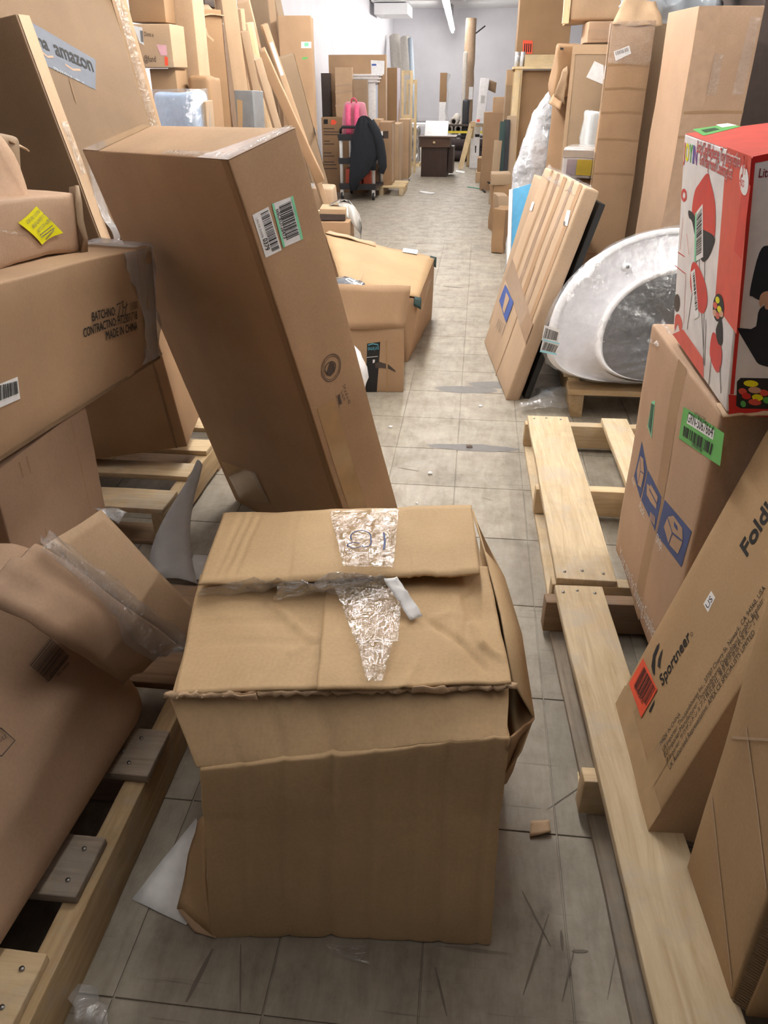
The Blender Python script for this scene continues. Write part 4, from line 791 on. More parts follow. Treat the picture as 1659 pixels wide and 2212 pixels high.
wg.front.quad([(512, 215), (524, 218), (524, 280), (514, 280)][::-1], KZ, 'cardboard_patch')
for k, (a0, a1, b0, b1, Y, m, lb) in enumerate((((545, 272), (553, 272), (519, 20), 0, 5.9, KL, 'thin pale plank carton leaning leftmost in the bundle of boards'), ((562, 272), (577, 274), (520, 70), 0, 5.7, KG, 'thin brown board leaning behind the pale plank'), ((577, 272), (590, 275), (534, 50), 0, 6.1, PINE_Z, 'bare pine board leaning in the bundle of boards'), ((592, 272), (607, 275), (550, 130), 0, 5.95, KF, 'white taped flat carton leaning in the bundle of boards'))):
    lean('leaning_board', lb, (*a0, Y), (*a1, Y+.03), (*b0, Y-.1), .05, m, prime='up', n=(2, 2, 8), cat='board', group='boards leaning on the left')
lean('crate_carton', 'big brown carton leaning at the top behind the boards', (560, 110, 8.6), (618, 115, 8.62), (528, -25, 8.5), .3, KG, prime='up', n=(3, 3, 6))
lean('thin_carton', 'thin carton with bright edge leaning beside the big tall carton', (590, 115, 8.2), (604, 118, 8.22), (578, 0, 8.1), .1, KL, prime='up', n=(3, 3, 6))
lean('pale_post_carton', 'pale narrow carton leaning above the torn long carton', (540, 118, 6.6), (566, 118, 6.62), (512, 8, 6.5), .12, KL, prime='up', n=(3, 3, 6))
lc = lean('torn_long_carton', 'long thin carton with torn top leaning down to the floor behind the tall carton', (683, 398, 6.7), (702, 398, 6.72), (553, 118, 6.3), .09, K, foot=False, prime='up', n=(3, 3, 12), amp=.008)
w, d, h = lc.L
sheet('torn_flap', bil(lc.M @ V(-.02, -.02, h-.02), lc.M @ V(w*.6, -.03, h+.01), lc.M @ V(w*.7, d, h+.10), lc.M @ V(-.05, d, h+.04), 5, 4), .004, KG, lc.root, .02, 10, 3)
lc2 = lean('labelled_long_carton', 'long thin carton with a white label leaning upper left of the torn long carton', (640, 270, 6.75), (652, 272, 6.77), (566, 55, 6.6), .08, KL, prime='up', n=(3, 3, 10))
w, d, h = lc2.L; lc2.front.quad([(0.01, h-.35), (w-.01, h-.35), (w-.01, h-.12), (.01, h-.12)], WHITE, 'label', raw=True)
lc3 = lean('stout_carton', 'stout brown carton leaning to the left of the big tall carton', (688, 330, 7.0), (706, 335, 7.05), (601, 128, 6.9), .34, KD, foot=False, n=(3, 3, 8)) if False else lean('stout_carton', 'stout brown carton leaning in front of the big tall carton', (640, 272, 7.45), (674, 280, 7.5), (600, 128, 7.35), .14, KG, prime='up', n=(4, 3, 8))
w, d, h = lc3.L; lc3.right.quad([(0, 0), (d, 0), (d, h), (0, h)], TAPEP, 'side_panel', raw=True, off=.002)
lc3.right.quad([(672, 265), (682, 285), (682, 292), (674, 288)][::-1], WHITE, 'label', off=.004)
bt = upbox('big_tall_carton', 'big tall carton with white and green labels standing against the left wall', 600, 669, 33, 7.9, .42, K, zb=0, yaw=8, n=(5, 5, 10))
bl_ = bt.front.quad([(650, 90), (672, 90), (672, 104), (650, 104)][::-1], WHITE, 'shipping_label'); bt.front.quad([(657, 92), (666, 92), (666, 100), (657, 100)][::-1], MINT, 'green_patch', bl_, off=.004)
bt.front.quad([(652, 124), (664, 123), (664, 127), (654, 129)][::-1], GREENL, 'green_label')
# heap below the leaning cartons
hp = upbox('low_carton', 'low brown carton in the heap beyond the open carton', 672, 752, 478, 6.3, .32, K, zb=0, n=(4, 4, 4), amp=.012)
hp2 = upbox('black_edged_carton', 'flat carton with a black lower edge on top of the low carton', 690, 745, 452, 6.32, .28, KL, ybot=476, yaw=6, n=(4, 4, 3), amp=.006)
hp2.front.quad([(0, 0), (hp2.L[0], 0), (hp2.L[0], hp2.L[2]*.55), (0, hp2.L[2]*.55)], DARKC, 'black_edge', raw=True)
Geo().bar(pY(688, 460, 6.6), pY(728, 440, 6.9), .03, .03).build('wood_offcut', PINE_X); tag(bpy.data.objects['wood_offcut'], 'pale wood offcut lying on the black edged carton', 'wood')
fb = upbox('wrapped_carton', 'small film-covered carton at the foot of the leaning cartons', 672, 716, 405, 7.0, .25, KF, zb=0, n=(4, 4, 5), amp=.02, r=.02)
sheet('film', bil(pY(675, 430, 7.25), pY(712, 440, 7.25), pY(705, 398, 7.3), pY(672, 395, 7.3), 8, 6), .001, CLEARM, fb.root, .04, 8, 3)
gb = [[pY(702, 452, 6.5), pY(716, 437, 6.6), pY(728, 440, 6.5), pY(738, 470, 6.45)], [pY(722, 440, 6.5), pY(735, 430, 6.6), pY(750, 438, 6.5), pY(755, 470, 6.42)], [pY(742, 436, 6.5), pY(755, 432, 6.6), pY(762, 445, 6.5), pY(766, 490, 6.4)], [pY(760, 440, 6.55), pY(766, 450, 6.5), pY(774, 470, 6.45), pY(777, 505, 6.4)], [pY(768, 455, 6.5), pY(776, 465, 6.5), pY(782, 490, 6.4), pz(778, 516, .01)]]
bag = sheet('plastic_bag', gb, .003, GREYP, None, .05, 7, 3); tag(bag, 'crumpled grey plastic sheet hanging over the heap beside the aisle', 'plastic')

# ------------------------------------------------------------------ open cartons in the mid aisle
Pn = pz(872, 847); Pw = .62
P1 = Carton('delivery_carton', 'brown delivery carton with black printed tape and a half smile mark', at(Pn.x-Pw*math.cos(math.radians(6)), Pn.y-.065, 0, 6), (Pw, .42, .33), K, n=(10, 6, 8), amp=.006)
w, d, h = P1.L
tp = P1.front.quad([(790, 851), (815, 849), (823, 738), (794, 742)], BLACK, 'printed_tape')
P1.front.text('prime', (819, 748), (795, 750), TEAL, tp, off=.003, hs=1.4); P1.front.stroke([(796, 745), (806, 742), (818, 744)], .006, TEAL, 'smile_line', tp, off=.003); P1.front.stroke([(793, 772), (817, 770)], .003, WHITET, 'print_line', tp, off=.003); P1.front.poly([(806, 777), (811, 777), (810, 783), (806, 785)], WHITET, 'print_mark', tp, off=.003)
P1.front.poly([(811, 786), (820, 782), (840, 788), (855, 801), (856, 804), (840, 797), (820, 795), (812, 796)], INKB, 'smile_mark', off=.002)
P1.front.stroke([(836, 735), (837, 800), (838, 850)], .008, TAPE, 'tape', off=.002)
e = P1.M; fh = .20
sheet('front_flap', bil(e @ V(-.02, -.004, h), e @ V(w, -.004, h), e @ V(w+.03, .05, h+fh), e @ V(-.02, .06, h+fh+.01), 12, 6), .005, K, P1.root, .012, 6, 3)
nb, fb_ = pz(880, 782), pz(932, 688); nt_, ft_ = pY(905, 643, nb.y), pY(940, 556, fb_.y-.02); ntl, ftl_ = pY(738, 614, 4.16), pY(702, 505, 5.0)
P2M = at(nb.x-.7, nb.y, 0); i2 = P2M.inverted()
P2c = Carton('lidded_carton', 'larger carton with a sagging lid and white slip on top, beside the aisle', P2M, (.7, .9, .38), K, n=(10, 10, 6), amp=.006, corners=[i2 @ V(ntl.x, nb.y-.02, 0), i2 @ nb, i2 @ V(ftl_.x, fb_.y, 0), i2 @ fb_, i2 @ (ntl-V(0, 0, .035)), i2 @ (nt_-V(0, 0, .012)), i2 @ (ftl_-V(0, 0, .02)), i2 @ (ft_-V(0, 0, .012))])
lt = [ntl, nt_, ft_, ftl_]
lid = sheet('lid_flap', bil(lt[0], lt[1], lt[2], lt[3], 12, 10, (0, 0, .012)), .006, KZ, P2c.root, .008, 6, 5)
LF = Face(lt[1]+V(0, 0, .006), lt[1]-lt[0], lt[2]-lt[1], P2c.root)
LF.quad([(868, 548), (900, 553), (902, 544), (871, 540)], WHITE, 'white_slip', lid, off=.012); LF.stroke([(876, 545.5), (898, 549)], .006, GREYINK, 'slip_print', lid, off=.014); LF.stroke([(812, 537), (795, 575), (772, 622)], .005, K, 'fold_line', lid, off=.010)
sheet('raised_flap', bil(pY(702, 505, 4.98), pY(812, 532, 5.0), pY(812, 526, 5.08), pY(712, 500, 5.1), 8, 4), .005, KL, P2c.root, .02, 6, 4)
rf = sheet('torn_paper', bil(pY(905, 690, 4.47), pY(918, 650, 4.72), pY(932, 600, 4.95), pY(915, 625, 4.58), 4, 6), .003, KF, P2c.root, .01, 12, 4)
for (q, s_) in (((936, 560), 1), ((902, 648), 1)):
    c = pY(q[0], q[1], 5.1 if q[1] < 600 else 4.22); sheet('green_tape', bil(c+V(-.02, -.01, -.03), c+V(.02, -.01, -.05), c+V(.02, .01, .01), c+V(-.02, .01, .02), 3, 3), .002, DGREEN, P2c.root, .006, 20, 3)
vs_, fs_ = cubegrid((10, 8, 8), (.36, .25, .16), .07); bg = mobj('clear_bag', [P1.M @ (v+nz(v, 14, 3)*.03+V(.06, .12, h+.015)) for v in vs_], fs_, plain('dark_clear_bag', (.12, .13, .15), .15, coat=.6), None, True); tag(bg, 'dark crinkled plastic bag peeking out of the delivery carton', 'bag')
rings = []
for i in range(9):
    t = i/8; r = .09*math.sin(math.pi*(.08+.84*t))**.6+.015; c = Vector((-.60, 3.56, .01+.27*t))
    rings.append([c+Vector((math.cos(a)*r*1.15, math.sin(a)*r, 0))+nz((math.cos(a), math.sin(a), t*3), 2.2, 5)*.012 for a in [2*math.pi*k/20 for k in range(20)]])
tag(Geo().loft(rings).build('foam_bundle', PLAST, None, True), 'rounded white foam bundle peeking out beside the tall leaning carton', 'foam')

# ------------------------------------------------------------------ right side, middle distance
Fl = Carton('flat_leaning_carton', 'large flat taped carton leaning right with a blue printed mark', Matrix.Translation((.199, 3.686, 0)) @ rot3(6.285, -.149, 15.498), (.07, .981, 1.029), KF, n=(3, 10, 10), amp=.004, r=.012)
L_ = Fl.left; w, d, h = Fl.L
for k, (u0, u1) in enumerate(((.20, .25), (.36, .43), (.52, .60), (.70, .745), (.86, .93))): L_.quad([(u0, .35), (u1, .35), (u1, h), (u0, h)], TAPEP if k % 2 else K, 'tape', raw=True, n=8, off=.001+.0002*k)
L_.quad([(0, .40), (d, .30), (d, .40), (0, .52)], TAPEP, 'tape', raw=True, n=8, off=.0022); L_.quad([(.60, .0), (.615, .0), (.615, .6), (.60, .6)], KD, 'seam', raw=True, n=6, off=.0015)
bm_ = L_.quad([(1080, 650), (1095, 697), (1111, 653), (1093, 615)], BLUE2, 'blue_mark', off=.004)
L_.quad([(1088, 668), (1092, 678), (1103, 645), (1095, 632)], KF, 'mark_cutout', bm_, off=.006)
for k in range(5): L_.stroke([(1072+k*3.2, 708+k*4), (1080+k*3.2, 688+k*3.4)], .008, GREYINK, 'print_line', off=.004)
wl = L_.quad([(1218, 488), (1227, 489), (1234, 456), (1225, 455)], WHITE, 'white_label', off=.004); L_.quad([(1218, 487), (1222, 488), (1223, 480), (1219.5, 479)], GREYINK, 'label_print', wl, off=.006); L_.quad([(1145, 455), (1150, 456), (1156, 437), (1151, 436)], WHITE, 'white_label', off=.004)
sheet('edge_film', bil(Fl.M @ V(-.004, -.01, h-.05), Fl.M @ V(-.004, d, h-.05), Fl.M @ V(.03, d, h+.012), Fl.M @ V(.03, -.01, h+.012), 22, 4), .0008, CLEAR, Fl.root, .018, 20, 3)
Carton('dark_board', 'thin black board leaning right behind the large flat taped carton', Matrix.Translation((.292, 3.72, 0)) @ rot3(6.285, 0, 15.498), (.03, .95, .96), RUBBER, cat='board', n=(2, 2, 2), amp=0)  # black sheet added to paint the shade in the gap beside the tub
sc_ = Carton('small_flat_carton', 'small flat carton standing behind the far edge of the large flat taped carton', Matrix.Translation((.16, 4.80, 0)) @ rot3(6, 0, 13), (.06, .30, .93), KF, n=(2, 3, 8))
# plastic wrapped white tub on the short pallet
ax = Vector((.16, -.93, .30)).normalized(); c0 = Vector((.945, 3.60, .340))
e1 = Vector((0, 0, 1)); e1 = (e1-ax*e1.dot(ax)).normalized(); e2 = Vector((1, .15, 0)).normalized(); e2 = (e2-ax*e2.dot(ax)).normalized()
tubt = thing('wrapped_tub', 'large round white tub wrapped in clear plastic, tilted on the short pallet', 'tub', at(.93, 3.66, .142))
def tubpt(r, z, t, low=.175):
    c_, s_ = math.cos(t), math.sin(t)
    if s_ < 0: c_ = math.copysign(abs(c_)**.6, c_); s_ = -abs(s_)**.8
    p_ = c0+ax*z+e2*(c_*r*(.60 if c_ < 0 else .42))
    return p_+e1*(s_*r*(.50 if s_ > 0 else low/max(r, .4)))+V(0, 0, 0)
def lathe(name, prof, mat, parent, n=56, cx=0.0, cz=0.0, low=.175):
    inv = MW[parent.name].inverted(); rings = [[inv @ (tubpt(r, z, 2*math.pi*k/n, low)+e2*cx+e1*cz) for k in range(n)] for r, z in prof]
    return Geo().loft(rings, False).build(name, mat, parent, True)
lathe('shell', [(.02, -.30), (.40, -.29), (.62, -.23), (.82, -.13), (.97, -.02), (1.0, .03), (.985, .055), (.96, .05)], PLAST, tubt)
lathe('rim', [(.985+.028*math.cos(a), .03+.022*math.sin(a)) for a in [2*math.pi*k/10 for k in range(11)]], PLAST, tubt)
lathe('front_wall', [(.97, .045), (.86, .035), (.76, .05), (.66, .085)], plain('lavender_white_plastic', (.80, .80, .84), .35), tubt)
lathe('inner_ring', [(.645+.03*math.cos(a), .09+.02*math.sin(a)) for a in [2*math.pi*k/10 for k in range(11)]], PLAST, tubt, low=.165)
lathe('mesh_bowl', [(.64, .085), (.60, -.01), (.48, -.10), (.25, -.16), (.02, -.17)], MESHG, tubt, low=.165)
kn = tubpt(.80, .04, 2.15); iv = MW[tubt.name].inverted()
Geo().tube([iv @ kn, iv @ (kn+ax*.03)], .020, 14).build('knob', PLAST, tubt, True); Geo().tube([iv @ (kn+ax*.03), iv @ (kn+ax*.034)], .008, 10).build('knob_hole', DSTEEL, tubt, True)
n = 84; rr = []
for (r, z) in ((.03, .13), (.30, .128), (.55, .125), (.72, .09), (.90, .075), (1.03, .05), (1.02, -.02), (.87, -.14), (.66, -.25), (.42, -.31), (.05, -.32)):
    rr.append([iv @ (tubpt(r, z, 2*math.pi*k/n)+nz((k*.5, r*18, z*14), 1.0, 3)*.014) for k in range(n)])
Geo().loft(rr).build('plastic_wrap', WRAP, tubt, True)
FB = Face(pY(1188, 735, 3.36), V(1, -.18, 0), V(.1, .12, 1), tubt)
for k, qs in enumerate(([(1170, 735), (1206, 741), (1210, 712), (1176, 702)], [(1166, 760), (1202, 767), (1209, 741), (1173, 732)])):
    l_ = FB.quad(qs, WHITE, 'barcode_label'); FB.bars([(qs[3][0]+3, qs[3][1]+6), (qs[2][0]-3, qs[2][1]+6), (qs[1][0]-3, qs[1][1]-5), (qs[0][0]+3, qs[0][1]-5)], BLACK, 22, k+5, l_)
    if k: FB.quad([qs[0], qs[1], (qs[1][0]+1, qs[1][1]-4), (qs[0][0]+1, qs[0][1]-4)], LBLUE, 'blue_edge', l_, off=.003); FB.quad([(qs[3][0]-1, qs[3][1]+3), (qs[2][0]-1, qs[2][1]+3), qs[2], qs[3]], LBLUE, 'blue_edge', l_, off=.003)
dr = [[pz(1110, 890, .005), pz(1150, 882, .02), pz(1190, 880, .03), pz(1230, 884, .02)], [pz(1120, 878, .03), pz(1160, 868, .05), pz(1195, 865, .06), pz(1228, 868, .03)], [pz(1150, 862, .01), pz(1165, 845, .03), pz(1195, 845, .08), pz(1225, 850, .05)], [pz(1155, 845, .005), pz(1170, 830, .01), pz(1200, 830, .05), pz(1225, 838, .03)]]
g2 = []
for i in range(13):
    r_ = []
    for j in range(13):
        a, b = i/12*3, j/12*3; i0, j0 = min(2, int(a)), min(2, int(b)); u, v = a-i0, b-j0
        r_.append((dr[i0][j0]*(1-u)+dr[i0+1][j0]*u)*(1-v)+(dr[i0][j0+1]*(1-u)+dr[i0+1][j0+1]*u)*v)
    g2.append(r_)
tag(sheet('plastic_sheet', g2, .001, WRAP, None, .03, 12, 4), 'crumpled clear plastic sheet on the floor beside the wrapped tub', 'plastic')
# tall cartons on the right
t1 = upbox('creased_tall_carton', 'tall creased carton with tilted barcode label standing behind the wrapped tub', 1322, 1417, 46, 4.75, .14, K, zb=0, n=(4, 4, 16), amp=.006, yaw=-4)
w, d, h = t1.L
lb_ = t1.front.quad([(1329, 132), (1363, 115), (1359, 98), (1325, 111)], WHITE, 'barcode_label'); t1.front.bars([(1328, 112), (1356, 102), (1358, 110), (1330, 120)], GREYINK, 16, 3, lb_)
for z in (.30, .36, .52, .95, 1.12, 1.25, 1.36, 1.47): t1.front.stroke([(.004, z), (w/2, z+.004), (w-.004, z-.002)], .010, KD, 'crease', raw=True, off=.001)
for z in (.42, .47): t1.front.quad([(0, z), (w, z-.01), (w, z+.012), (0, z+.022)], CLEAR, 'clear_tape', raw=True, off=.006, amp=.004)
t1.front.quad([(0, h-.18), (w, h-.2), (w, h), (0, h)], CLEAR, 'clear_tape', raw=True, off=.006, n=12, amp=.006)
t1.left.quad([(0, 0), (d, 0), (d, h), (0, h)], TAPEP, 'side_panel', raw=True, off=.001)
sheet('torn_top', bil(t1.M @ V(.0, -.01, h-.01), t1.M @ V(w+.03, -.01, h-.02), t1.M @ V(w-.01, .05, h+.09), t1.M @ V(.05, .05, h+.10), 9, 5), .004, KL, t1.root, .03, 14, 3)
upbox('second_tall_carton', 'tall carton half hidden to the right of the creased tall carton', 1412, 1444, 50, 4.86, .18, KG, zb=0, n=(3, 3, 10), amp=.008)
upbox('third_tall_carton', 'dark narrow tall carton between the creased carton and the big plain carton', 1434, 1458, 60, 5.0, .3, KW, zb=0, n=(3, 3, 8))
bg_ = upbox('big_plain_carton', 'big plain tall carton with two fold lines standing at the right', 1511, 1657, 10, 4.1, .42, KP, zb=.145, yaw=6, n=(8, 8, 12), amp=.006)
w, d, h = bg_.L
for z in (1.13, 1.03): bg_.front.stroke([(0, z), (w/2, z+.003), (w, z)], .012, KD, 'fold_line', raw=True, off=.001)
bg_.front.quad([(.0, .0), (.10, 0), (.10, h), (.0, h)], TAPEP, 'tape', raw=True, n=8); bg_.front.quad([(w*.75, 1.2), (w*.92, 1.2), (w*.96, 1.5), (w*.8, 1.5)], CLEAR, 'clear_tape', raw=True, off=.006, n=12, amp=.006); bg_.front.quad([(w*.35, 1.2), (w*.5, 1.2), (w*.5, 1.36), (w*.36, 1.36)], CLEAR, 'clear_tape', raw=True, off=.006, n=10, amp=.006)
dk = Carton('dark_stack', 'dark shaded stack of cartons at the right picture edge behind the big carton', at(1.36, 4.72, 0), (1.6, 1.6, 2.0), DARKC, n=(4, 4, 8), amp=.01)  # added block, coloured dark to stand in for the unlit depth here
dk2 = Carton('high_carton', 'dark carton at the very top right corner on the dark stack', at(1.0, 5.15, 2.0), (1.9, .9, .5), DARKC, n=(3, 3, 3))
pk = upbox('papered_carton', 'tall carton with a white paper sheet on its face, pale left edge', 1238, 1318, 96, 5.55, .3, KG, zb=0, n=(4, 4, 10), yaw=-6, amp=.004)
w, d, h = pk.L
pk.front.quad([(1266, 166), (1304, 182), (1304, 140), (1284, 131)], WHITE, 'paper_sheet', off=.004); pk.front.quad([(0, 0), (.022, 0), (.022, h), (0, h)], KL, 'pale_edge', raw=True, n=6, off=.003); pk.front.quad([(0, h-.05), (w, h-.05), (w, h), (0, h)], KL, 'pale_edge', raw=True, n=6, off=.003)
sk = upbox('narrow_carton', 'narrow carton standing between the bubble wrapped slab and the papered carton', 1194, 1246, 212, 5.9, .3, K, zb=0, n=(4, 4, 8), yaw=-10, amp=.006)
ck = upbox('crushed_dark_carton', 'crushed dark carton with torn bottom flap balanced on the narrow carton', 1206, 1262, 94, 5.75, .3, KW, ybot=214, n=(6, 5, 7), amp=.025, r=.015, freq=6)
w, d, h = ck.L
sheet('hanging_flap', bil(ck.M @ V(.0, -.02, .02), ck.M @ V(w*.45, -.04, -.03), ck.M @ V(w*.45, -.02, h*.6), ck.M @ V(.05, -.01, h*.55), 5, 6), .004, KG, ck.root, .03, 9, 3); sheet('hanging_flap', bil(ck.M @ V(-.03, -.05, -.02), ck.M @ V(w*.3, -.05, -.06), ck.M @ V(w*.4, -.01, .0), ck.M @ V(.0, -.0, .03), 5, 3), .004, KL, ck.root, .02, 9, 5)
ck.front.quad([(1210, 102), (1218, 102), (1218, 108), (1210, 108)][::-1], BLACK, 'black_mark', off=.03)
gp = upbox('gift_wrapped_block', 'clear wrapped block with gold and silver bands on the flat taped carton', 1218, 1285, 318, 4.95, .25, plain('pale_silver_pack', (.50, .47, .46), .25, coat=.5), ybot=386, yaw=-14, n=(4, 4, 4), amp=.006, r=.02)
w, d, h = gp.L; gp.front.quad([(w*.48, .02), (w*.95, .02), (w*.95, h*.62), (w*.48, h*.62)], GOLD, 'gold_band', raw=True, n=4, off=.004); gp.front.quad([(.03, .02), (w*.46, .02), (w*.46, h*.62), (.03, h*.62)], plain('mauve_foil', (.36, .30, .33), .25, .4), 'mauve_band', raw=True, n=4, off=.004)
gp.front.quad([(.0, h*.68), (w, h*.68), (w, h*.9), (0, h*.9)], SILVER, 'silver_band', raw=True, n=4, off=.004)
Carton('plain_support_carton', 'tall plain carton behind the flat taped carton carrying the wrapped block', at(gp.M.translation.x-.02, 4.99, 0, -10), (.36, .28, gp.M.translation.z-.004), KW, n=(2, 2, 4), amp=.002)
pb = upbox('wrapped_bundle', 'white plastic bundle squeezed beside the creased tall carton', 1270, 1302, 236, 5.34, .15, CLEARM if False else plain('pale_plastic_bundle', (.62, .66, .68), .25, coat=.6), zb=0, n=(6, 4, 10), amp=.03, r=.05, freq=6)
# bubble wrapped slab and blue panel
b0, b1, b2, b3 = pY(1108, 412, 6.2), pY(1178, 400, 6.35), pY(1214, 176, 6.6), pY(1196, 186, 6.5)
bw = thing('bubble_wrapped_slab', 'tall bubble wrapped slab with a pointed top leaning to the right', 'package', at(b0.x, b0.y, 0))
pts = [pY(1106, 405, 6.2), pY(1112, 360, 6.22), pY(1130, 300, 6.3), pY(1152, 245, 6.4), pY(1176, 205, 6.45), pY(1206, 174, 6.5)]
pts2 = [pY(1150, 470, 6.2), pY(1178, 365, 6.25), pY(1185, 320, 6.3), pY(1190, 270, 6.4), pY(1196, 225, 6.45), pY(1216, 176, 6.5)]
pts = [V(pts[0].x-.02, 6.15, .02), V(pts[0].x-.01, 6.18, .4)]+pts; pts2 = [V(pts2[0].x+.05, 6.15, .02), V(pts2[0].x+.03, 6.18, .4)]+pts2
iv = MW[bw.name].inverted(); rg = []
for a, b in zip(pts, pts2):
    m = (a+b)/2; hw = (b-a)/2; ring = []
    for k in range(28):
        t = 2*math.pi*k/28; p_ = m+hw*math.copysign(abs(math.cos(t))**.6, math.cos(t))+Vector((0, .07*math.copysign(abs(math.sin(t))**.6, math.sin(t)), 0)); ring.append(p_)
    rg.append(ring)
fine = []
for i in range(len(rg)-1):
    for s_ in range(5): fine.append([iv @ (rg[i][k].lerp(rg[i+1][k], s_/5)+nz(rg[i][k].lerp(rg[i+1][k], s_/5), 9, 2)*.022+nz(rg[i][k].lerp(rg[i+1][k], s_/5), 26, 5)*.01) for k in range(28)])
fine.append([iv @ p_ for p_ in rg[-1]]); Geo().loft(fine).build('bubble_wrap', BUBBLE, bw, True)
Geo().bar(iv @ (pts2[2]+V(.01, .02, 0)), iv @ (pts2[6]+V(.012, .02, 0)), .02, .05, (0, 1, 0)).build('dark_edge', DARKC, bw)
bp = lean('blue_panel', 'sky blue panel with white edge standing in front of the bubble wrapped slab', (1104, 530, 5.6), (1150, 545, 5.45), (1108, 408, 5.75), .06, BLUEP, cat='panel', prime='up', n=(2, 2, 4), amp=0)
w, d, h = bp.L; Geo().box(-.03, -.005, 0, .0, d+.005, h).build('white_edge', PLAST, bp.root)
# scraps below
for k, (x0, x1, yt, Y, m, lb) in enumerate(((1070, 1110, 402, 8.6, KD, 'torn brown carton on the floor under the picture frames'), (1064, 1090, 452, 7.5, KW, 'ragged dark carton scrap low beside the aisle'), (1082, 1106, 428, 7.9, KG, 'folded carton scrap between two torn cartons low on the right'))):
    upbox('scrap_carton', lb, x0, x1, yt, Y, .3, m, zb=0, yaw=(8, -14, 12)[k], n=(7, 5, 6), amp=.045, r=.006, freq=4)
upbox('scrap_carton', 'broken wood coloured carton lying on the torn carton under the frames', 1062, 1104, 376, 8.62, .3, KG, ybot=401, n=(6, 4, 4), amp=.02, r=.006)
tag(Geo().bar(pz(1086, 522, .03), pY(1106, 470, 8.0), .05, .06).build('wood_block', PINE_X), 'short wood block leaning beside the blue panel', 'wood')
tag(Geo().tube([pz(1048, 415, .01), pz(1040, 408, .01), pz(1042, 398, .06), pz(1052, 392, .12), pz(1058, 396, .10)], .012, 6).build('black_strap', RUBBER, None, True), 'loose black strap curling onto the floor at the right', 'strap')

# ------------------------------------------------------------------ far right: shelving and stacks
bc = thing('wooden_bookcase', 'unfinished pine shelving unit with dark carton backs on the right', 'shelving', at(.75, 10.3, 0))
xa = pY(1113, 150, 10.3).x; xb = pY(1222, 150, 10.3).x; zs = pY(1150, 149, 10.3).z; ztp = pY(1150, 118, 10.3).z
iv = MW[bc.name].inverted(); ox, oy = .75, 10.3
Geo().box(xa-ox, 0, 0, xa-ox+.085, .05, zs).build('post', BRIGHT_Z, bc); Geo().box(xa-ox+.0, .55, 0, xa-ox+.05, .6, zs).build('post', BRIGHT_Z, bc); Geo().box(xb-ox, 0, 0, xb-ox+.06, .05, zs).build('post', BRIGHT_Z, bc)
Geo().box(xa-ox-.02, -.02, zs, xb-ox+.06, .6, zs+.025).build('shelf_board', BRIGHT_X, bc); Geo().box(xa-ox+.10, .0, zs+.025, xb-ox, .03, ztp).build('top_rail', BRIGHT_X, bc); Geo().box(xa-ox+.085, .1, .05, xb-ox, .6, zs-.01).build('back_carton', KD, bc)
Geo().box(xa-ox-.01, -.03, zs*.55, xa-ox+.06, .0, zs-.03).build('cleat', BRIGHT_Z, bc)
for k, x in enumerate((1114, 1119, 1126, 1131)):
    c = pY(x, 148, 10.28); tag(Geo().tube([(c.x, 10.305+.05*(k % 2), zs+.026), (c.x, 10.305+.05*(k % 2), zs+.17)], .017, 10).build('spray_can', SILVER if k % 2 else PLAST, None, True), ['leftmost small silver white can on the pine shelf', 'second small can from the left on the pine shelf', 'third small can on the pine shelf', 'rightmost small can on the pine shelf'][k], 'can', 'small cans on the shelf')
bb = upbox('big_shelf_carton', 'big brown carton with an orange red label on top of the pine shelving', 1128, 1245, -60, 10.5, .5, KD, zb=ztp+.002, n=(4, 4, 6))
ol = bb.front.quad([(1129, 116), (1150, 116), (1151, 88), (1130, 87)], ORANGE, 'orange_label', off=.004)
for k in range(4): bb.front.stroke([(1133+k*4.4, 113), (1134+k*4.4, 94)], .012, BLACK, 'label_print', ol, off=.006)
u1 = upbox('top_carton', 'film wrapped carton hanging over at the top of the right stack', 1237, 1378, -40, 5.9, .4, KL, ybot=46, n=(6, 4, 5), amp=.015, r=.02)
u1.left.quad([(0, 0), (u1.L[1], 0), (u1.L[1], u1.L[2]), (0, u1.L[2])], KY, 'side_panel', raw=True, off=.002); Geo().box(-.04, -.01, -.01, .0, .03, u1.L[2]).build('yellow_edge', BRIGHT_Z, u1.root)
u2 = upbox('middle_carton', 'brown carton with taped lower edge between the top carton and the papered carton', 1272, 1345, 46, 5.75, .35, KP, ybot=92, n=(4, 4, 4), amp=.006); w, d, h = u2.L; u2.front.quad([(0, .02), (w, .02), (w, .07), (0, .07)], TAPEP, 'tape', raw=True)
vs_, fs_ = cubegrid((12, 6, 8), (.52, .3, .30), .08); cc = pY(1345, 50, 5.05)
tag(mobj('plastic_bag', [v+nz(v, 10, 4)*.06+nz(v, 30, 2)*.015+cc for v in vs_], fs_, plain('silvery_bag', (.42, .47, .52), .18, coat=.7), None, True), 'shiny crumpled plastic bag on top of the tall cartons at the right', 'bag')
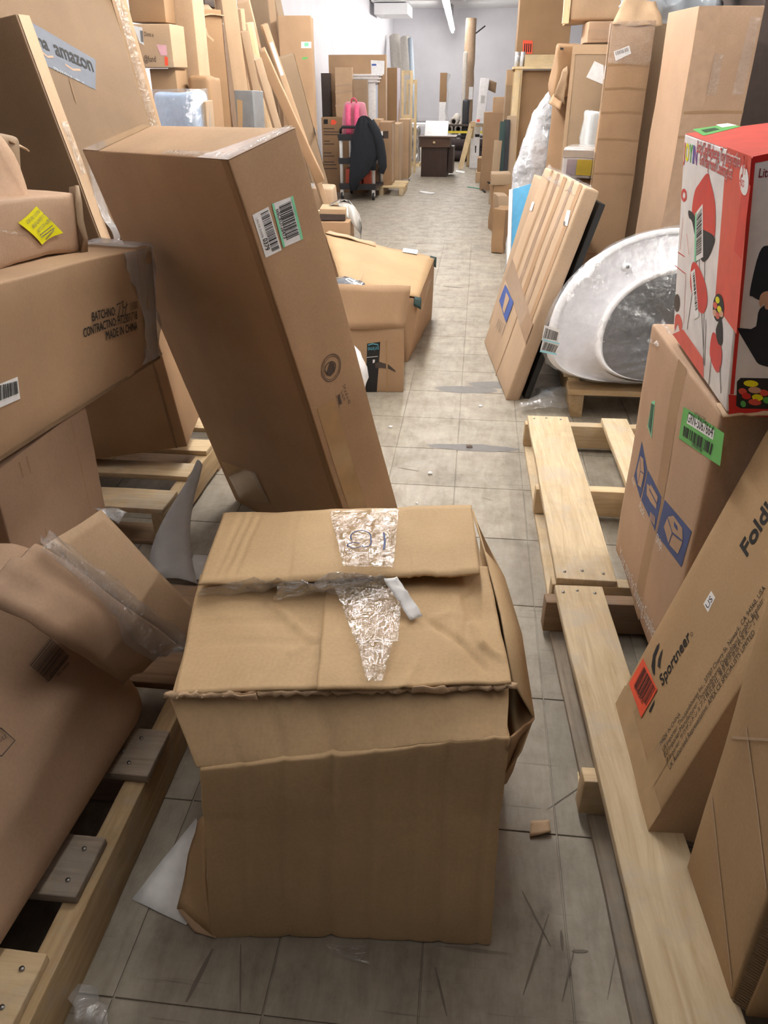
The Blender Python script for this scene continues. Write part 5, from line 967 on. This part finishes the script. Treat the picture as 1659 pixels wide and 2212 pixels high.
# picture frames on a low stack
lowp = thing('low_pallet_stack', 'low stack of wood and cartons under the picture frames', 'pallet', at(.50, 9.9, 0))
for k in range(3): plank('slat', -.15, -.2+.17*k, .0, .22, -.1+.17*k, .10, BROWN_X, lowp, seed=k)
plank('top_board', -.16, -.22, .10, .24, .28, .13, PINE_X, lowp, seed=4)
hz = .135
for k, (x0, x1, yt, m, lb) in enumerate(((1066, 1082, 302, KG, 'torn carton leaning leftmost of the picture frames'), (1079, 1090, 262, DGREEN, 'dark green picture frame leaning among the frames'), (1088, 1100, 258, DSTEEL, 'charcoal framed panel leaning among the frames'), (1094, 1113, 250, KF, 'frayed cardboard sheet leaning rightmost of the frames'))):
    lean('picture_frame' if k in (1, 2) else 'leaning_sheet', lb, (x0-3, 368, 9.75+.06*k), (x1-3, 369, 9.77+.06*k), (x0+3, yt, 9.85+.06*k), .03, m, foot=hz, prime='up', cat='frame', n=(2, 2, 5), amp=.002, group='frames leaning on the low stack')
# carton stacks further back on the right
for k, (x0, x1, y0, y1, Y, m, lb) in enumerate(((1046, 1100, 243, 388, 12.2, K, 'large carton low in the stack behind the picture frames'), (1066, 1108, 210, 243, 12.3, KL, 'carton with a white flap topmost in the stack behind the frames'), (1093, 1116, 185, 270, 10.9, KG, 'upright narrow carton beside the pine shelving post'), (1096, 1117, 150, 185, 10.9, KL, 'small carton sticking out left of the pine shelf'), (1032, 1066, 342, 372, 13.3, KD, 'upper of two low cartons on the floor right of the sawhorse'), (1028, 1068, 372, 391, 13.2, KL, 'lower of two low cartons on the floor right of the sawhorse'))):
    kw = dict(zb=0) if y1 in (388, 391, 270) else dict(ybot=y1)
    if k == 3: kw = dict(ybot=y1)
    upbox('stacked_carton', lb, x0, x1, y0, Y, .4, m, n=(3, 3, 3), amp=.01, **kw)
# ------------------------------------------------------------------ far centre
dk_ = thing('small_desk', 'dark brown desk with one drawer standing in the middle of the far aisle', 'desk', at(-.945, 13.95, 0, -2))
wd = .46; hd = .61
Geo().box(0, 0, 0, wd-.03, .45, hd-.16).build('cabinet_body', ESPRESSO, dk_); Geo().box(wd-.02, .1, 0.05, wd+.06, .5, hd-.16).build('side_panel', ESPRESSO, dk_)
dr_ = Geo().box(-.03, -.03, hd-.16, wd, .5, hd-.02).build('drawer', ESP2, dk_); Geo().tube([(wd/2-.02, -.03, hd-.09), (wd/2-.02, -.055, hd-.09)], .02, 10).build('drawer_knob', BRIGHT_X, dr_, True)
Geo().box(-.05, -.05, hd-.02, wd+.10, .52, hd).build('desk_top', ESP2, dk_)
wb = frame_from(pY(917, 293, 14.05), pY(963, 294, 14.05), pY(923, 262, 14.25))
Carton('white_board', 'white board tilted on top of the dark desk', wb, (.38, .03, .30), PLAST, cat='board', n=(2, 2, 2), amp=0, seed=1)
po = upbox('upright_post_carton', 'narrow post standing behind the desk, brown above and white below, film wrapped', 951, 966, 157, 15.6, .12, KD, zb=0, n=(2, 2, 6), amp=.004)
w, d, h = po.L; po.front.quad([(0, 0), (w, 0), (w, h*.70), (0, h*.70)], PLAST, 'white_lower_part', raw=True); sheet('film', bil(V(po.M.translation.x+w, 15.55, .3), V(po.M.translation.x+w+.05, 15.6, .3), V(po.M.translation.x+w+.04, 15.6, h*.98), V(po.M.translation.x+w, 15.55, h), 3, 12), .001, CLEARM, po.root, .04, 8, 2)
for k, (x, y, r, lb) in enumerate(((980, 263, .078, 'topmost hollow carpet roll end in the pile'), (970, 279, .078, 'left hollow carpet roll end in the pile'), (990, 279, .078, 'right hollow carpet roll end in the pile'), (980, 294, .074, 'bottom hollow carpet roll end behind the desk'))):
    c = pY(x, y, 17.3); t_ = thing('carpet_roll', lb, 'carpet roll', at(c.x, 17.3, c.z), 'stacked carpet rolls')
    rg = [[(rr_*math.cos(a), yy, rr_*math.sin(a)) for a in [2*math.pi*q/20 for q in range(20)]] for rr_, yy in ((r*.55, 2.0), (r*.55, .0), (r, .0), (r, 2.4))]
    Geo().loft(rg, False).build('roll', CARPET, t_, True)
rack = thing('low_rack', 'low dark rack with yellow rail behind the desk and sawhorse', 'rack', at(-.75, 16.9, 0))
for z, m in ((.0, DARKC), (.18, CARPD), (.42, DSTEEL), (.62, DARKC)): Geo().box(0, 0, z, 1.3, .32, z+.03).build('shelf', m, rack)
Geo().box(0, -.03, .50, 1.3, .0, .54).build('yellow_rail', plain('yellow_paint', (.75, .6, .05), .5), rack)
for x in (0, 1.26): Geo().box(x, -.02, 0, x+.04, .02, .66).build('upright', DSTEEL, rack)
for k in range(2):
    t_ = thing('dark_roll', ['upper dark brown rolled rug lying on the low rack', 'lower dark brown rolled rug lying on the low rack'][k], 'rug', at(-.6, 16.95, .30-.0*k if not k else .12)); Geo().tube([(0, 0, 0), (1.1, 0, 0)], .085, 16).build('roll', CARPD, t_, True)
    t_.location = (-.6, 16.80, .32 if k == 0 else .12)
# sawhorse with panel
sh = thing('sawhorse', 'pale wooden sawhorse with splayed legs in the far aisle', 'sawhorse', at(-.05, 15.4, 0))
top0, top1 = pY(1019, 268, 15.4), pY(1047, 268, 15.4); iv = MW[sh.name].inverted()
Geo().bar(iv @ (top0+V(-.02, 0, 0)), iv @ (top1+V(.02, 0, 0)), .12, .08).build('top_bar', PINE_X, sh)
for a, b in ((top0, pz(994, 366)), (top1, pz(1056, 362))): Geo().bar(iv @ (a+V(0, 0, 0)), iv @ V(b.x, 15.3, .0), .09, .045, (0, 1, 0)).build('leg', BRIGHT_Z, sh)
for a, x in ((top0, 1012), (top1, 1050)): Geo().bar(iv @ a, iv @ V(pY(x, 360, 15.75).x, 15.8, .0), .09, .045, (0, 1, 0)).build('leg', BRIGHT_Z, sh)
wp = upbox('white_box', 'narrow white box with black handles standing under the sawhorse', 1018, 1038, 272, 15.5, .16, PLAST, zb=0, n=(2, 2, 3), amp=.002)
wp.front.quad([(1026, 290), (1036, 290), (1036, 296), (1026, 296)][::-1], BLACK, 'handle', off=.003); wp.front.quad([(1026, 315), (1029, 315), (1028, 330), (1026, 330)][::-1], BLACK, 'handle', off=.003)
bx = lean('printed_white_carton', 'glossy white and pale blue printed carton leaning on the sawhorse', (1028, 266, 15.0), (1046, 270, 15.0), (1038, 168, 15.1), .25, WHITEC, foot=False, prime='up', n=(3, 3, 4), amp=.003)
w, d, h = bx.L; bx.right.quad([(0, 0), (d, 0), (d, h), (0, h)], plain('icy_blue_print', (.48, .62, .85), .3), 'blue_side_print', raw=True)
bx.front.quad([(.01, .02), (.06, .02), (.06, .06), (.01, .06)], ORANGE, 'red_mark', raw=True, off=.003); bx.front.quad([(w*.3, h*.45), (w*.75, h*.45), (w*.75, h*.62), (w*.3, h*.62)], PAPERG, 'picture_print', raw=True, off=.003)
sheet('side_flap', bil(bx.M @ V(w+.01, d*.5, h), bx.M @ V(w+.14, d, h-.02), bx.M @ V(w+.14, d+.02, h-.18), bx.M @ V(w+.01, d, h-.14), 3, 3), .004, KL, bx.root)
# tall rolls against the back wall
tr_ = thing('wrapped_column_roll', 'tall brown paper wrapped roll standing against the back wall', 'roll', at(0, 17.6, 0))
a, b = pY(1006, 360, 17.6), pY(1018, 40, 17.75); a = V(a.x-.02, 17.6, 0); iv = MW[tr_.name].inverted()
Geo().tube([iv @ a.lerp(b, t)+nz((t*9, 0, 0), 1, 2)*.015 for t in [i/14 for i in range(15)]], [.105+.012*noise.noise(Vector((i*1.3, 2, 0))) for i in range(15)], 18).build('roll', CARPB, tr_, True)
Geo().bar(iv @ pY(1028, 72, 17.6), iv @ pY(1048, 56, 17.7), .02, .02).build('stick', DSTEEL, tr_); lq = pY(1017, 200, 17.48); Geo().box(lq.x-.04-0, 17.47-17.6, lq.z-.12, lq.x+.04, 17.50-17.6, lq.z+.1).build('label', PLAST, tr_)
for k, (x0, x1, yt, m, lb) in enumerate(((1001, 1010, 112, CARPET, 'grey green rolled mat standing left of the tall paper roll'), (1000, 1015, 215, DSTEEL, 'black wrapped roll standing before the tall paper roll'))): upbox('standing_roll', lb, x0, x1, yt, 17.3-.25*k, .12, m, zb=0, cat='roll', n=(3, 3, 6), r=.04, amp=.01)
for k, (xb_, xt, yt, r, lb) in enumerate(((866, 853, 80, .14, 'leftmost grey carpet roll leaning in the far corner'), (892, 875, 84, .13, 'second grey carpet roll leaning in the far corner'), (900, 886, 84, .06, 'thin bluish tube leaning in the far corner'))):
    t_ = thing('corner_roll', lb, 'carpet roll', at(0, 21.5, 0), 'carpet rolls in the far corner'); iv = MW[t_.name].inverted(); a, b = pY(xb_, 300, 21.0-.3*k), pY(xt, yt, 22.3-.3*k); a.z = .0
    Geo().tube([iv @ a, iv @ a.lerp(b, .5), iv @ b], r, 16).build('roll', CARPET if k < 2 else plain('bluish_tube', (.35, .40, .46), .6), t_, True)
# silver wrapped pillar and table
spl = upbox('silver_wrapped_pillar', 'stack wrapped in crinkled silver film left of the dark desk', 882, 906, 272, 15.6, .3, SILVER, zb=.06, n=(4, 4, 16), amp=.02, r=.03, freq=9)
Geo().box(-.02, -.02, -.06, spl.L[0]+.02, .32, .0).build('wooden_base', BRIGHT_X, spl.root)
tt = thing('white_table', 'white table top left of the dark desk carrying small things', 'table', at(-1.5, 16.0, 0)); Geo().box(-.05, 0, .66, .62, .5, .70).build('table_top', PLAST, tt)
for x, y in ((0, .05), (.55, .05), (0, .45), (.55, .45)): Geo().box(x-.02, y-.02, 0, x+.02, y+.02, .66).build('leg', DSTEEL, tt)
# ------------------------------------------------------------------ far left: cartons behind the cart
def far(name, lb, x0, x1, yt, Y, d, m, **kw):
    kw.setdefault('zb', 0) if 'ybot' not in kw else None
    return upbox(name, lb, x0, x1, yt, Y, d, m, n=kw.pop('n', (3, 3, 4)), amp=kw.pop('amp', .004), **kw)
tb = far('text_carton', 'large brown carton covered in small printed lines behind the cart', 694, 792, 254, 11.75, .3, KD)
tb.front.quad([(699, 258), (708, 258), (708, 268), (699, 268)][::-1], BLACK, 'square_print'); tb.front.poly([(714, 266), (716, 259), (722, 258), (727, 263), (724, 269), (716, 270)], ORANGE, 'orange_sticker')
for k, (y, x1) in enumerate(((278, 722), (285, 736), (291, 740), (305, 712), (311, 722), (330, 716), (337, 722), (350, 722), (356, 726), (364, 728))): tb.front.stroke([(699, y), (x1, y)], .012, INKB, 'print_line')
pn = far('panel_carton', 'wide flat carton with a white label standing behind the cart', 709, 833, 118, 12.6, .16, K)
nl = pn.front.quad([(802, 161), (830, 161), (831, 131), (801, 130)], WHITE, 'white_label', off=.008); pn.front.quad([(803, 142), (813, 142), (813, 138), (803, 138)], BLUE2, 'blue_print', nl, off=.011); pn.front.quad([(815, 172), (824, 170), (824, 166), (815, 167)], GREENL, 'green_label')
pn.right.quad([(0, 0), (pn.L[1], 0), (pn.L[1], pn.L[2]), (0, pn.L[2])], KL, 'side_panel', raw=True)
kp = far('paper_carton', 'small kraft carton with pale tape bands before the panel carton', 723, 760, 145, 12.08, .1, KL)
for y in (183, 198, 228): kp.front.stroke([(724, y), (759, y-1)], .02, KF, 'tape_band')
cb = far('white_cabinet', 'white cabinet with moulded top standing behind the cart', 762, 811, 160, 12.3, .3, PLAST, cat='cabinet'); w, d, h = cb.L
for k, (e_, z0, z1) in enumerate(((.03, h-.10, h-.06), (.05, h-.06, h-.02), (.07, h-.02, h))): Geo().box(-e_, -e_, z0, w+e_, d, z1).build('moulding', PLAST, cb.root)
cb.right.quad([(.02, .1), (d-.02, .1), (d-.02, h-.12), (.02, h-.12)], plain('bluish_white', (.62, .70, .88), .4), 'side_panel', raw=True)
far('brown_panel', 'plain brown carton panel in front of the white cabinet', 760, 793, 172, 12.1, .12, KG)
far('dark_leaning_carton', 'dark carton leaning at the left of the panel carton', 693, 712, 158, 12.5, .2, DARKC)
for k, (x0, x1, yt, Y, d, m, lb) in enumerate(((820, 846, 264, 11.6, .5, K, 'carton with a small square print standing right of the cart'), (836, 858, 146, 13.3, .6, KD, 'tall carton with a lavender edge right of the panel carton'), (846, 862, 268, 12.6, .7, KL, 'pale carton beside the aisle behind the square printed carton'), (858, 884, 258, 13.6, .4, KL, 'pale carton furthest along the left row'), (806, 822, 258, 11.7, .4, KL, 'carton half hidden behind the black jacket'))):
    c_ = far('row_carton', lb, x0, x1, yt, Y, d, m, **(dict(zb=.12) if k in (0, 4) else dict()))
    if k == 0: c_.front.quad([(827, 299), (839, 299), (839, 283), (827, 283)], INKB, 'square_print')
    if k == 1: c_.right.quad([(0, 0), (d*.9, 0), (d*.9, c_.L[2]), (0, c_.L[2])], plain('lavender_card', (.58, .52, .58), .6), 'lavender_side', raw=True)
    c_.right.quad([(.02, .03), (d*.5, .03), (d*.5, c_.L[2]-.03), (.02, c_.L[2]-.03)], KF, 'side_panel', raw=True, off=.003) if k != 1 else None
for k, (x0, yt, Y, lb) in enumerate(((866, 152, 14.2, 'tall bare pine frame leaning behind the row of cartons'), (876, 172, 14.6, 'second bare pine frame leaning behind the first'))):
    t_ = thing('pine_frame', lb, 'frame', at(pY(x0, 300, Y).x, Y, 0), 'pine frames'); hh = pY(x0, yt, Y).z
    for x in (0, .14): Geo().box(x, 0, 0, x+.04, .06, hh).build('stile', BRIGHT_Z, t_)
    for z in (.1, hh*.55, hh-.06): Geo().box(.04, 0, z, .14, .05, z+.06).build('rail', BRIGHT_X, t_)
sp = thing('wooden_pallet', 'small bright pallet under the cartons right of the cart', 'pallet', at(-1.36, 11.5, 0), 'wooden pallets')
for x in (0.0, .28): plank('stringer', x, 0, 0, x+.06, .7, .095, PINE_Y, sp, seed=3)
for y in (0, .22, .44, .6): plank('deck_board', -.02, y, .095, .36, y+.10, .12, BRIGHT_X, sp, seed=int(y*10))
# ------------------------------------------------------------------ service cart
ct = thing('service_cart', 'black and white three-shelf service cart standing at the left of the aisle', 'cart', at(-1.80, 11.0, 0, -3)); cw, cd, chh = .43, .62, .86
for x in (0, cw):
    for y in (0, cd): Geo().tube([(x, y, .14), (x, y, chh-.06)], .022, 10).build('post', WHITEM, ct, True)
for z in (.13, .44, .72):
    s_ = Geo().box(-.03, -.03, z, cw+.03, cd+.03, z+.03).build('shelf', DSTEEL, ct)
    Geo().box(-.035, -.035, z+.03, cw+.035, -.02, z+.075).build('shelf_lip', DSTEEL, s_)
Geo().tube([(0, 0, chh-.08), (0, -.02, chh-.01), (.04, -.06, chh+.02), (cw-.04, -.06, chh+.02), (cw, -.02, chh-.01), (cw, 0, chh-.08)], .018, 8).build('handle', DSTEEL, ct, True)
for x in (0, cw):
    for y in (0, cd):
        c_ = Geo().tube([(x-.012, y, .05), (x+.012, y, .05)], .05, 16).build('wheel', RUBBER, ct, True); Geo().box(x-.02, y-.02, .05, x+.02, y+.02, .13).build('fork', WHITEM, c_)
for k, x in enumerate((.045, .165, .285)):
    tag(Carton('orange_bin', '', at(-1.80, 11.0, .162, -3) @ Matrix.Translation((x, .03, 0)), (.10, .4, .22), ORANGEP, n=(2, 3, 3), r=.012, amp=.002, seed=k).root, ['leftmost orange plastic bin on the bottom cart shelf', 'middle orange plastic bin on the bottom cart shelf', 'rightmost orange plastic bin on the bottom cart shelf'][k], 'bin', 'orange bins on the cart')
# pink backpack hung on the handle
bpk = thing('pink_backpack', 'pink backpack with shoulder straps on the cart behind the jacket', 'backpack', at(-1.79, 11.02, .765, -3))
vs_, fs_ = cubegrid((8, 6, 8), (.33, .16, .40), .07)
def bpf(v): t = v.z/.40; v = v.copy(); v.x = .165+(v.x-.165)*(1.02-.22*max(0, t-.45)/.55); return v+nz(v, 9, 3)*.012
mobj('bag_body', [bpf(v) for v in vs_], fs_, PINK, bpk, True)
for x in (.10, .21): Geo().loft([[(x+dx*.032, -.012-.03*math.sin(t*3.1)+dy*.012-.005, .03+t*.34) for dx, dy in ((-1, -1), (1, -1), (1, 1), (-1, 1))] for t in [i/8 for i in range(9)]]).build('shoulder_strap', plain('hot_pink_strap', (.95, .14, .30), .5), bpk, True)
Geo().tube([(.13, .02, .39), (.14, .0, .43), (.165, -.005, .445), (.19, .0, .43), (.20, .02, .39)], .010, 8).build('top_loop', PINKD, bpk, True); Geo().box(.05, .15, .06, .28, .20, .22).build('front_pocket', PINKD, bpk)
# black jacket draped over the cart's right handle
jk = thing('black_jacket', 'black jacket draped over the right side of the service cart', 'jacket', at(-1.45, 10.86, .1))
iv = MW[jk.name].inverted()
def jring(y, x0, x1, dep, Y0=10.82):
    a, b = pY(x0, y, Y0), pY(x1, y, Y0); m = (a+b)/2; h_ = (b-a)/2; out = []
    for k in range(26):
        t = 2*math.pi*k/26; p_ = m+h_*math.cos(t)+Vector((0, dep*math.sin(t), 0)); p_ += Vector((0, .014*math.sin(k*2.4+y*.05)+.01*noise.noise(Vector((k*.6, y*.03, 0))), 0)); out.append(iv @ p_)
    return out
Geo().loft([jring(*a) for a in ((250, 781, 790, .03), (256, 774, 800, .05), (270, 768, 812, .07), (290, 763, 818, .085), (310, 759, 822, .09), (330, 757, 824, .09), (350, 756, 812, .085), (372, 755, 798, .075), (395, 754, 776, .05), (412, 757, 770, .03))]).build('jacket_body', FABRIC, jk, True)
Geo().tube([iv @ pY(x, y, 10.78) for x, y in ((800, 262), (812, 285), (820, 310), (825, 340), (827, 360), (823, 374))], [.05, .06, .062, .06, .052, .04], 12).build('sleeve', FABRIC, jk, True)
Geo().loft([jring(*a) for a in ((345, 786, 812, .05), (358, 796, 813, .045), (368, 802, 811, .03))]).build('jacket_hem', FABRIC, jk, True)
# ------------------------------------------------------------------ papers and litter on the floor
tag(sheet('paper_sheet', bil(pz(284, 1942, .002), pz(402, 1998, .004), pz(470, 1880, .006), pz(424, 1766, .003), 6, 6), .0005, WHITE, None, .003, 8, 2), 'white paper sheet under the left corner of the crushed carton', 'paper')
g2 = []
for j in range(13):
    t = j/12; y = 1005+(1258-1005)*t; xl = 421-100*math.sin(t*1.75)**1.2; xr = 438-30*math.sin(t*2.6)+(4*t); z_ = .30*(1-t)**1.4+.01
    g2.append([pz(xl, y, z_).lerp(pz(xr, y+(3 if t else 0), z_+.01), k/5)+V(0, 0, .02*math.sin(math.pi*k/5)) for k in range(6)])
tag(sheet('curved_paper', g2, .0008, PAPERG), 'long curling grey paper strip hanging by the left pallet', 'paper')
tag(sheet('paper_sheet', bil(pz(400, 1250, .003), pz(440, 1252, .003), pz(450, 1200, .003), pz(418, 1198, .003), 3, 3), .0005, WHITE, None, .003, 8, 5), 'white paper scrap behind the crushed carton at its left', 'paper')
tag(sheet('cardboard_scrap', bil(pz(1144, 1806, .004), pz(1190, 1796, .012), pz(1186, 1772, .008), pz(1146, 1774, .004), 4, 4), .003, KL, None, .004, 20, 5), 'small square cardboard scrap on the floor right of the crushed carton', 'scrap')
st_ = Geo()
def stone(name, lb, q, s, mat, cat='stone'):
    bm = bmesh.new(); bmesh.ops.create_icosphere(bm, subdivisions=2, radius=1.0)
    c = pz(*q)
    for v in bm.verts: v.co = Vector((v.co.x*s*1.2, v.co.y*s, max(-.0, v.co.z*s*.7+s*.45)))+nz(v.co, 1.4, q[0])*s*.35+c; v.co.z = max(v.co.z, .0005)
    return tag(bmobj(name, bm, mat, None, False), lb, cat)
stone('stone', 'small grey brown stone on a dark floor patch in the aisle', (1014, 966), .012, plain('stone_grey', (.20, .16, .14), .8))
for k, (q, s, lb) in enumerate((((844, 923), .008, 'white chip on the floor nearest the tall leaning carton'), ((929, 1024), .009, 'flat white chip on the floor right of the tall leaning carton'), ((901, 1088), .005, 'tiny white crumb beside the rear flap of the crushed carton'), ((1038, 878), .007, 'pale chip on the floor left of the flat taped carton'))): stone('paper_chip', lb, q, s, PLAST, 'litter')
for k, (q0, q1, w_, m, lb) in enumerate((((905, 416), (938, 419), .05, WHITE, 'white scrap on the floor in the far aisle'), ((984, 372), (1004, 374), .08, WHITE, 'white paper on the floor by the sawhorse foot'), ((880, 390), (884, 391), .05, BLACK, 'small black bit on the floor before the desk'))):
    a, b = pz(*q0, .004), pz(*q1, .004); tag(sheet('floor_scrap', bil(a, b, b+V(0, w_*4, 0), a+V(0, w_*4, 0), 3, 3), .002, m, None, .006, 9, k), lb, 'litter')
a, b = pz(1010, 404, .004), pz(1048, 410, .004); tag(Geo().tube([a, a.lerp(b, .5)+V(0, .03, 0), b], .008, 6).build('green_strap', plain('green_plastic', (.05, .32, .22), .5), None, True), 'thin green strap lying on the far floor at the right', 'strap')
PATCH = plain('worn_patch', (.16, .15, .145), .6)
for k, (c, rx, ry) in enumerate((((1022, 967), .20, .035), ((1008, 842), .16, .05), ((1078, 832), .16, .05))):
    p_ = pz(*c, .0); vs_ = [(p_.x+rx*math.cos(t)*(1+.18*noise.noise(Vector((math.cos(t)*2, math.sin(t)*2, k)))), p_.y+ry*math.sin(t)*(1+.3*noise.noise(Vector((math.cos(t)*3, math.sin(t)*3, k+5)))), .0006) for t in [2*math.pi*i/28 for i in range(28)]]
    mobj('worn_patch', vs_, [list(range(28))], PATCH, fl)
g2 = [[pz(175+k*18-j*10, 2228-j*26, .01+.03*math.sin(j*.7)) for k in range(5)] for j in range(5)]
tag(sheet('plastic_scrap', g2, .0008, CLEARM, None, .02, 18, 3), 'shiny clear plastic scrap on the floor at the bottom left', 'plastic')
tag(sheet('tape_scrap', bil(pz(700, 2040, .003), pz(790, 2042, .003), pz(800, 2085, .006), pz(720, 2062, .004), 10, 6), .0005, CLEAR, None, .006, 18, 3), 'clear tape end lying on the floor before the crushed carton', 'tape')
tag(sheet('wood_splinter', bil(pz(1249, 1700, .004), pz(1258, 1700, .004), pz(1252, 1668, .006), pz(1248, 1668, .006), 2, 4), .004, BRIGHT_X, None, .003, 20, 5), 'bright wood splinter on the floor by the right pallet', 'wood')
for k, (q0, q1, w_) in enumerate((((1241, 2048), (1214, 2165), .0016), ((1185, 1975), (1130, 2150), .0022), ((1128, 1925), (1190, 2045), .0016), ((1330, 2060), (1312, 2160), .001), ((1180, 1750), (1260, 1695), .0012), ((520, 2040), (519, 2190), .0016), ((460, 2050), (402, 2165), .004), ((940, 2090), (965, 2195), .002), ((1212, 2010), (1215, 2055), .003), ((1235, 2055), (1270, 2055), .003), ((860, 1010), (905, 1018), .002), ((1040, 1075), (1065, 1082), .002), ((955, 618), (1000, 622), .012))):
    a, b = pz(*q0), pz(*q1); g_ = Vector((-(b-a).y, (b-a).x, 0)).normalized()*w_
    mobj('scuff_mark', [(p_+g_*s_*(.4 if e_ else 1)+V(0, 0, .0007)) for p_, e_ in ((a, 1), (a.lerp(b, .3), 0), (a.lerp(b, .7), 0), (b, 1)) for s_ in (-1, 1)], [[0, 1, 3, 2], [2, 3, 5, 4], [4, 5, 7, 6]], plain('scuff_dark', (.15, .125, .098), .7), fl)
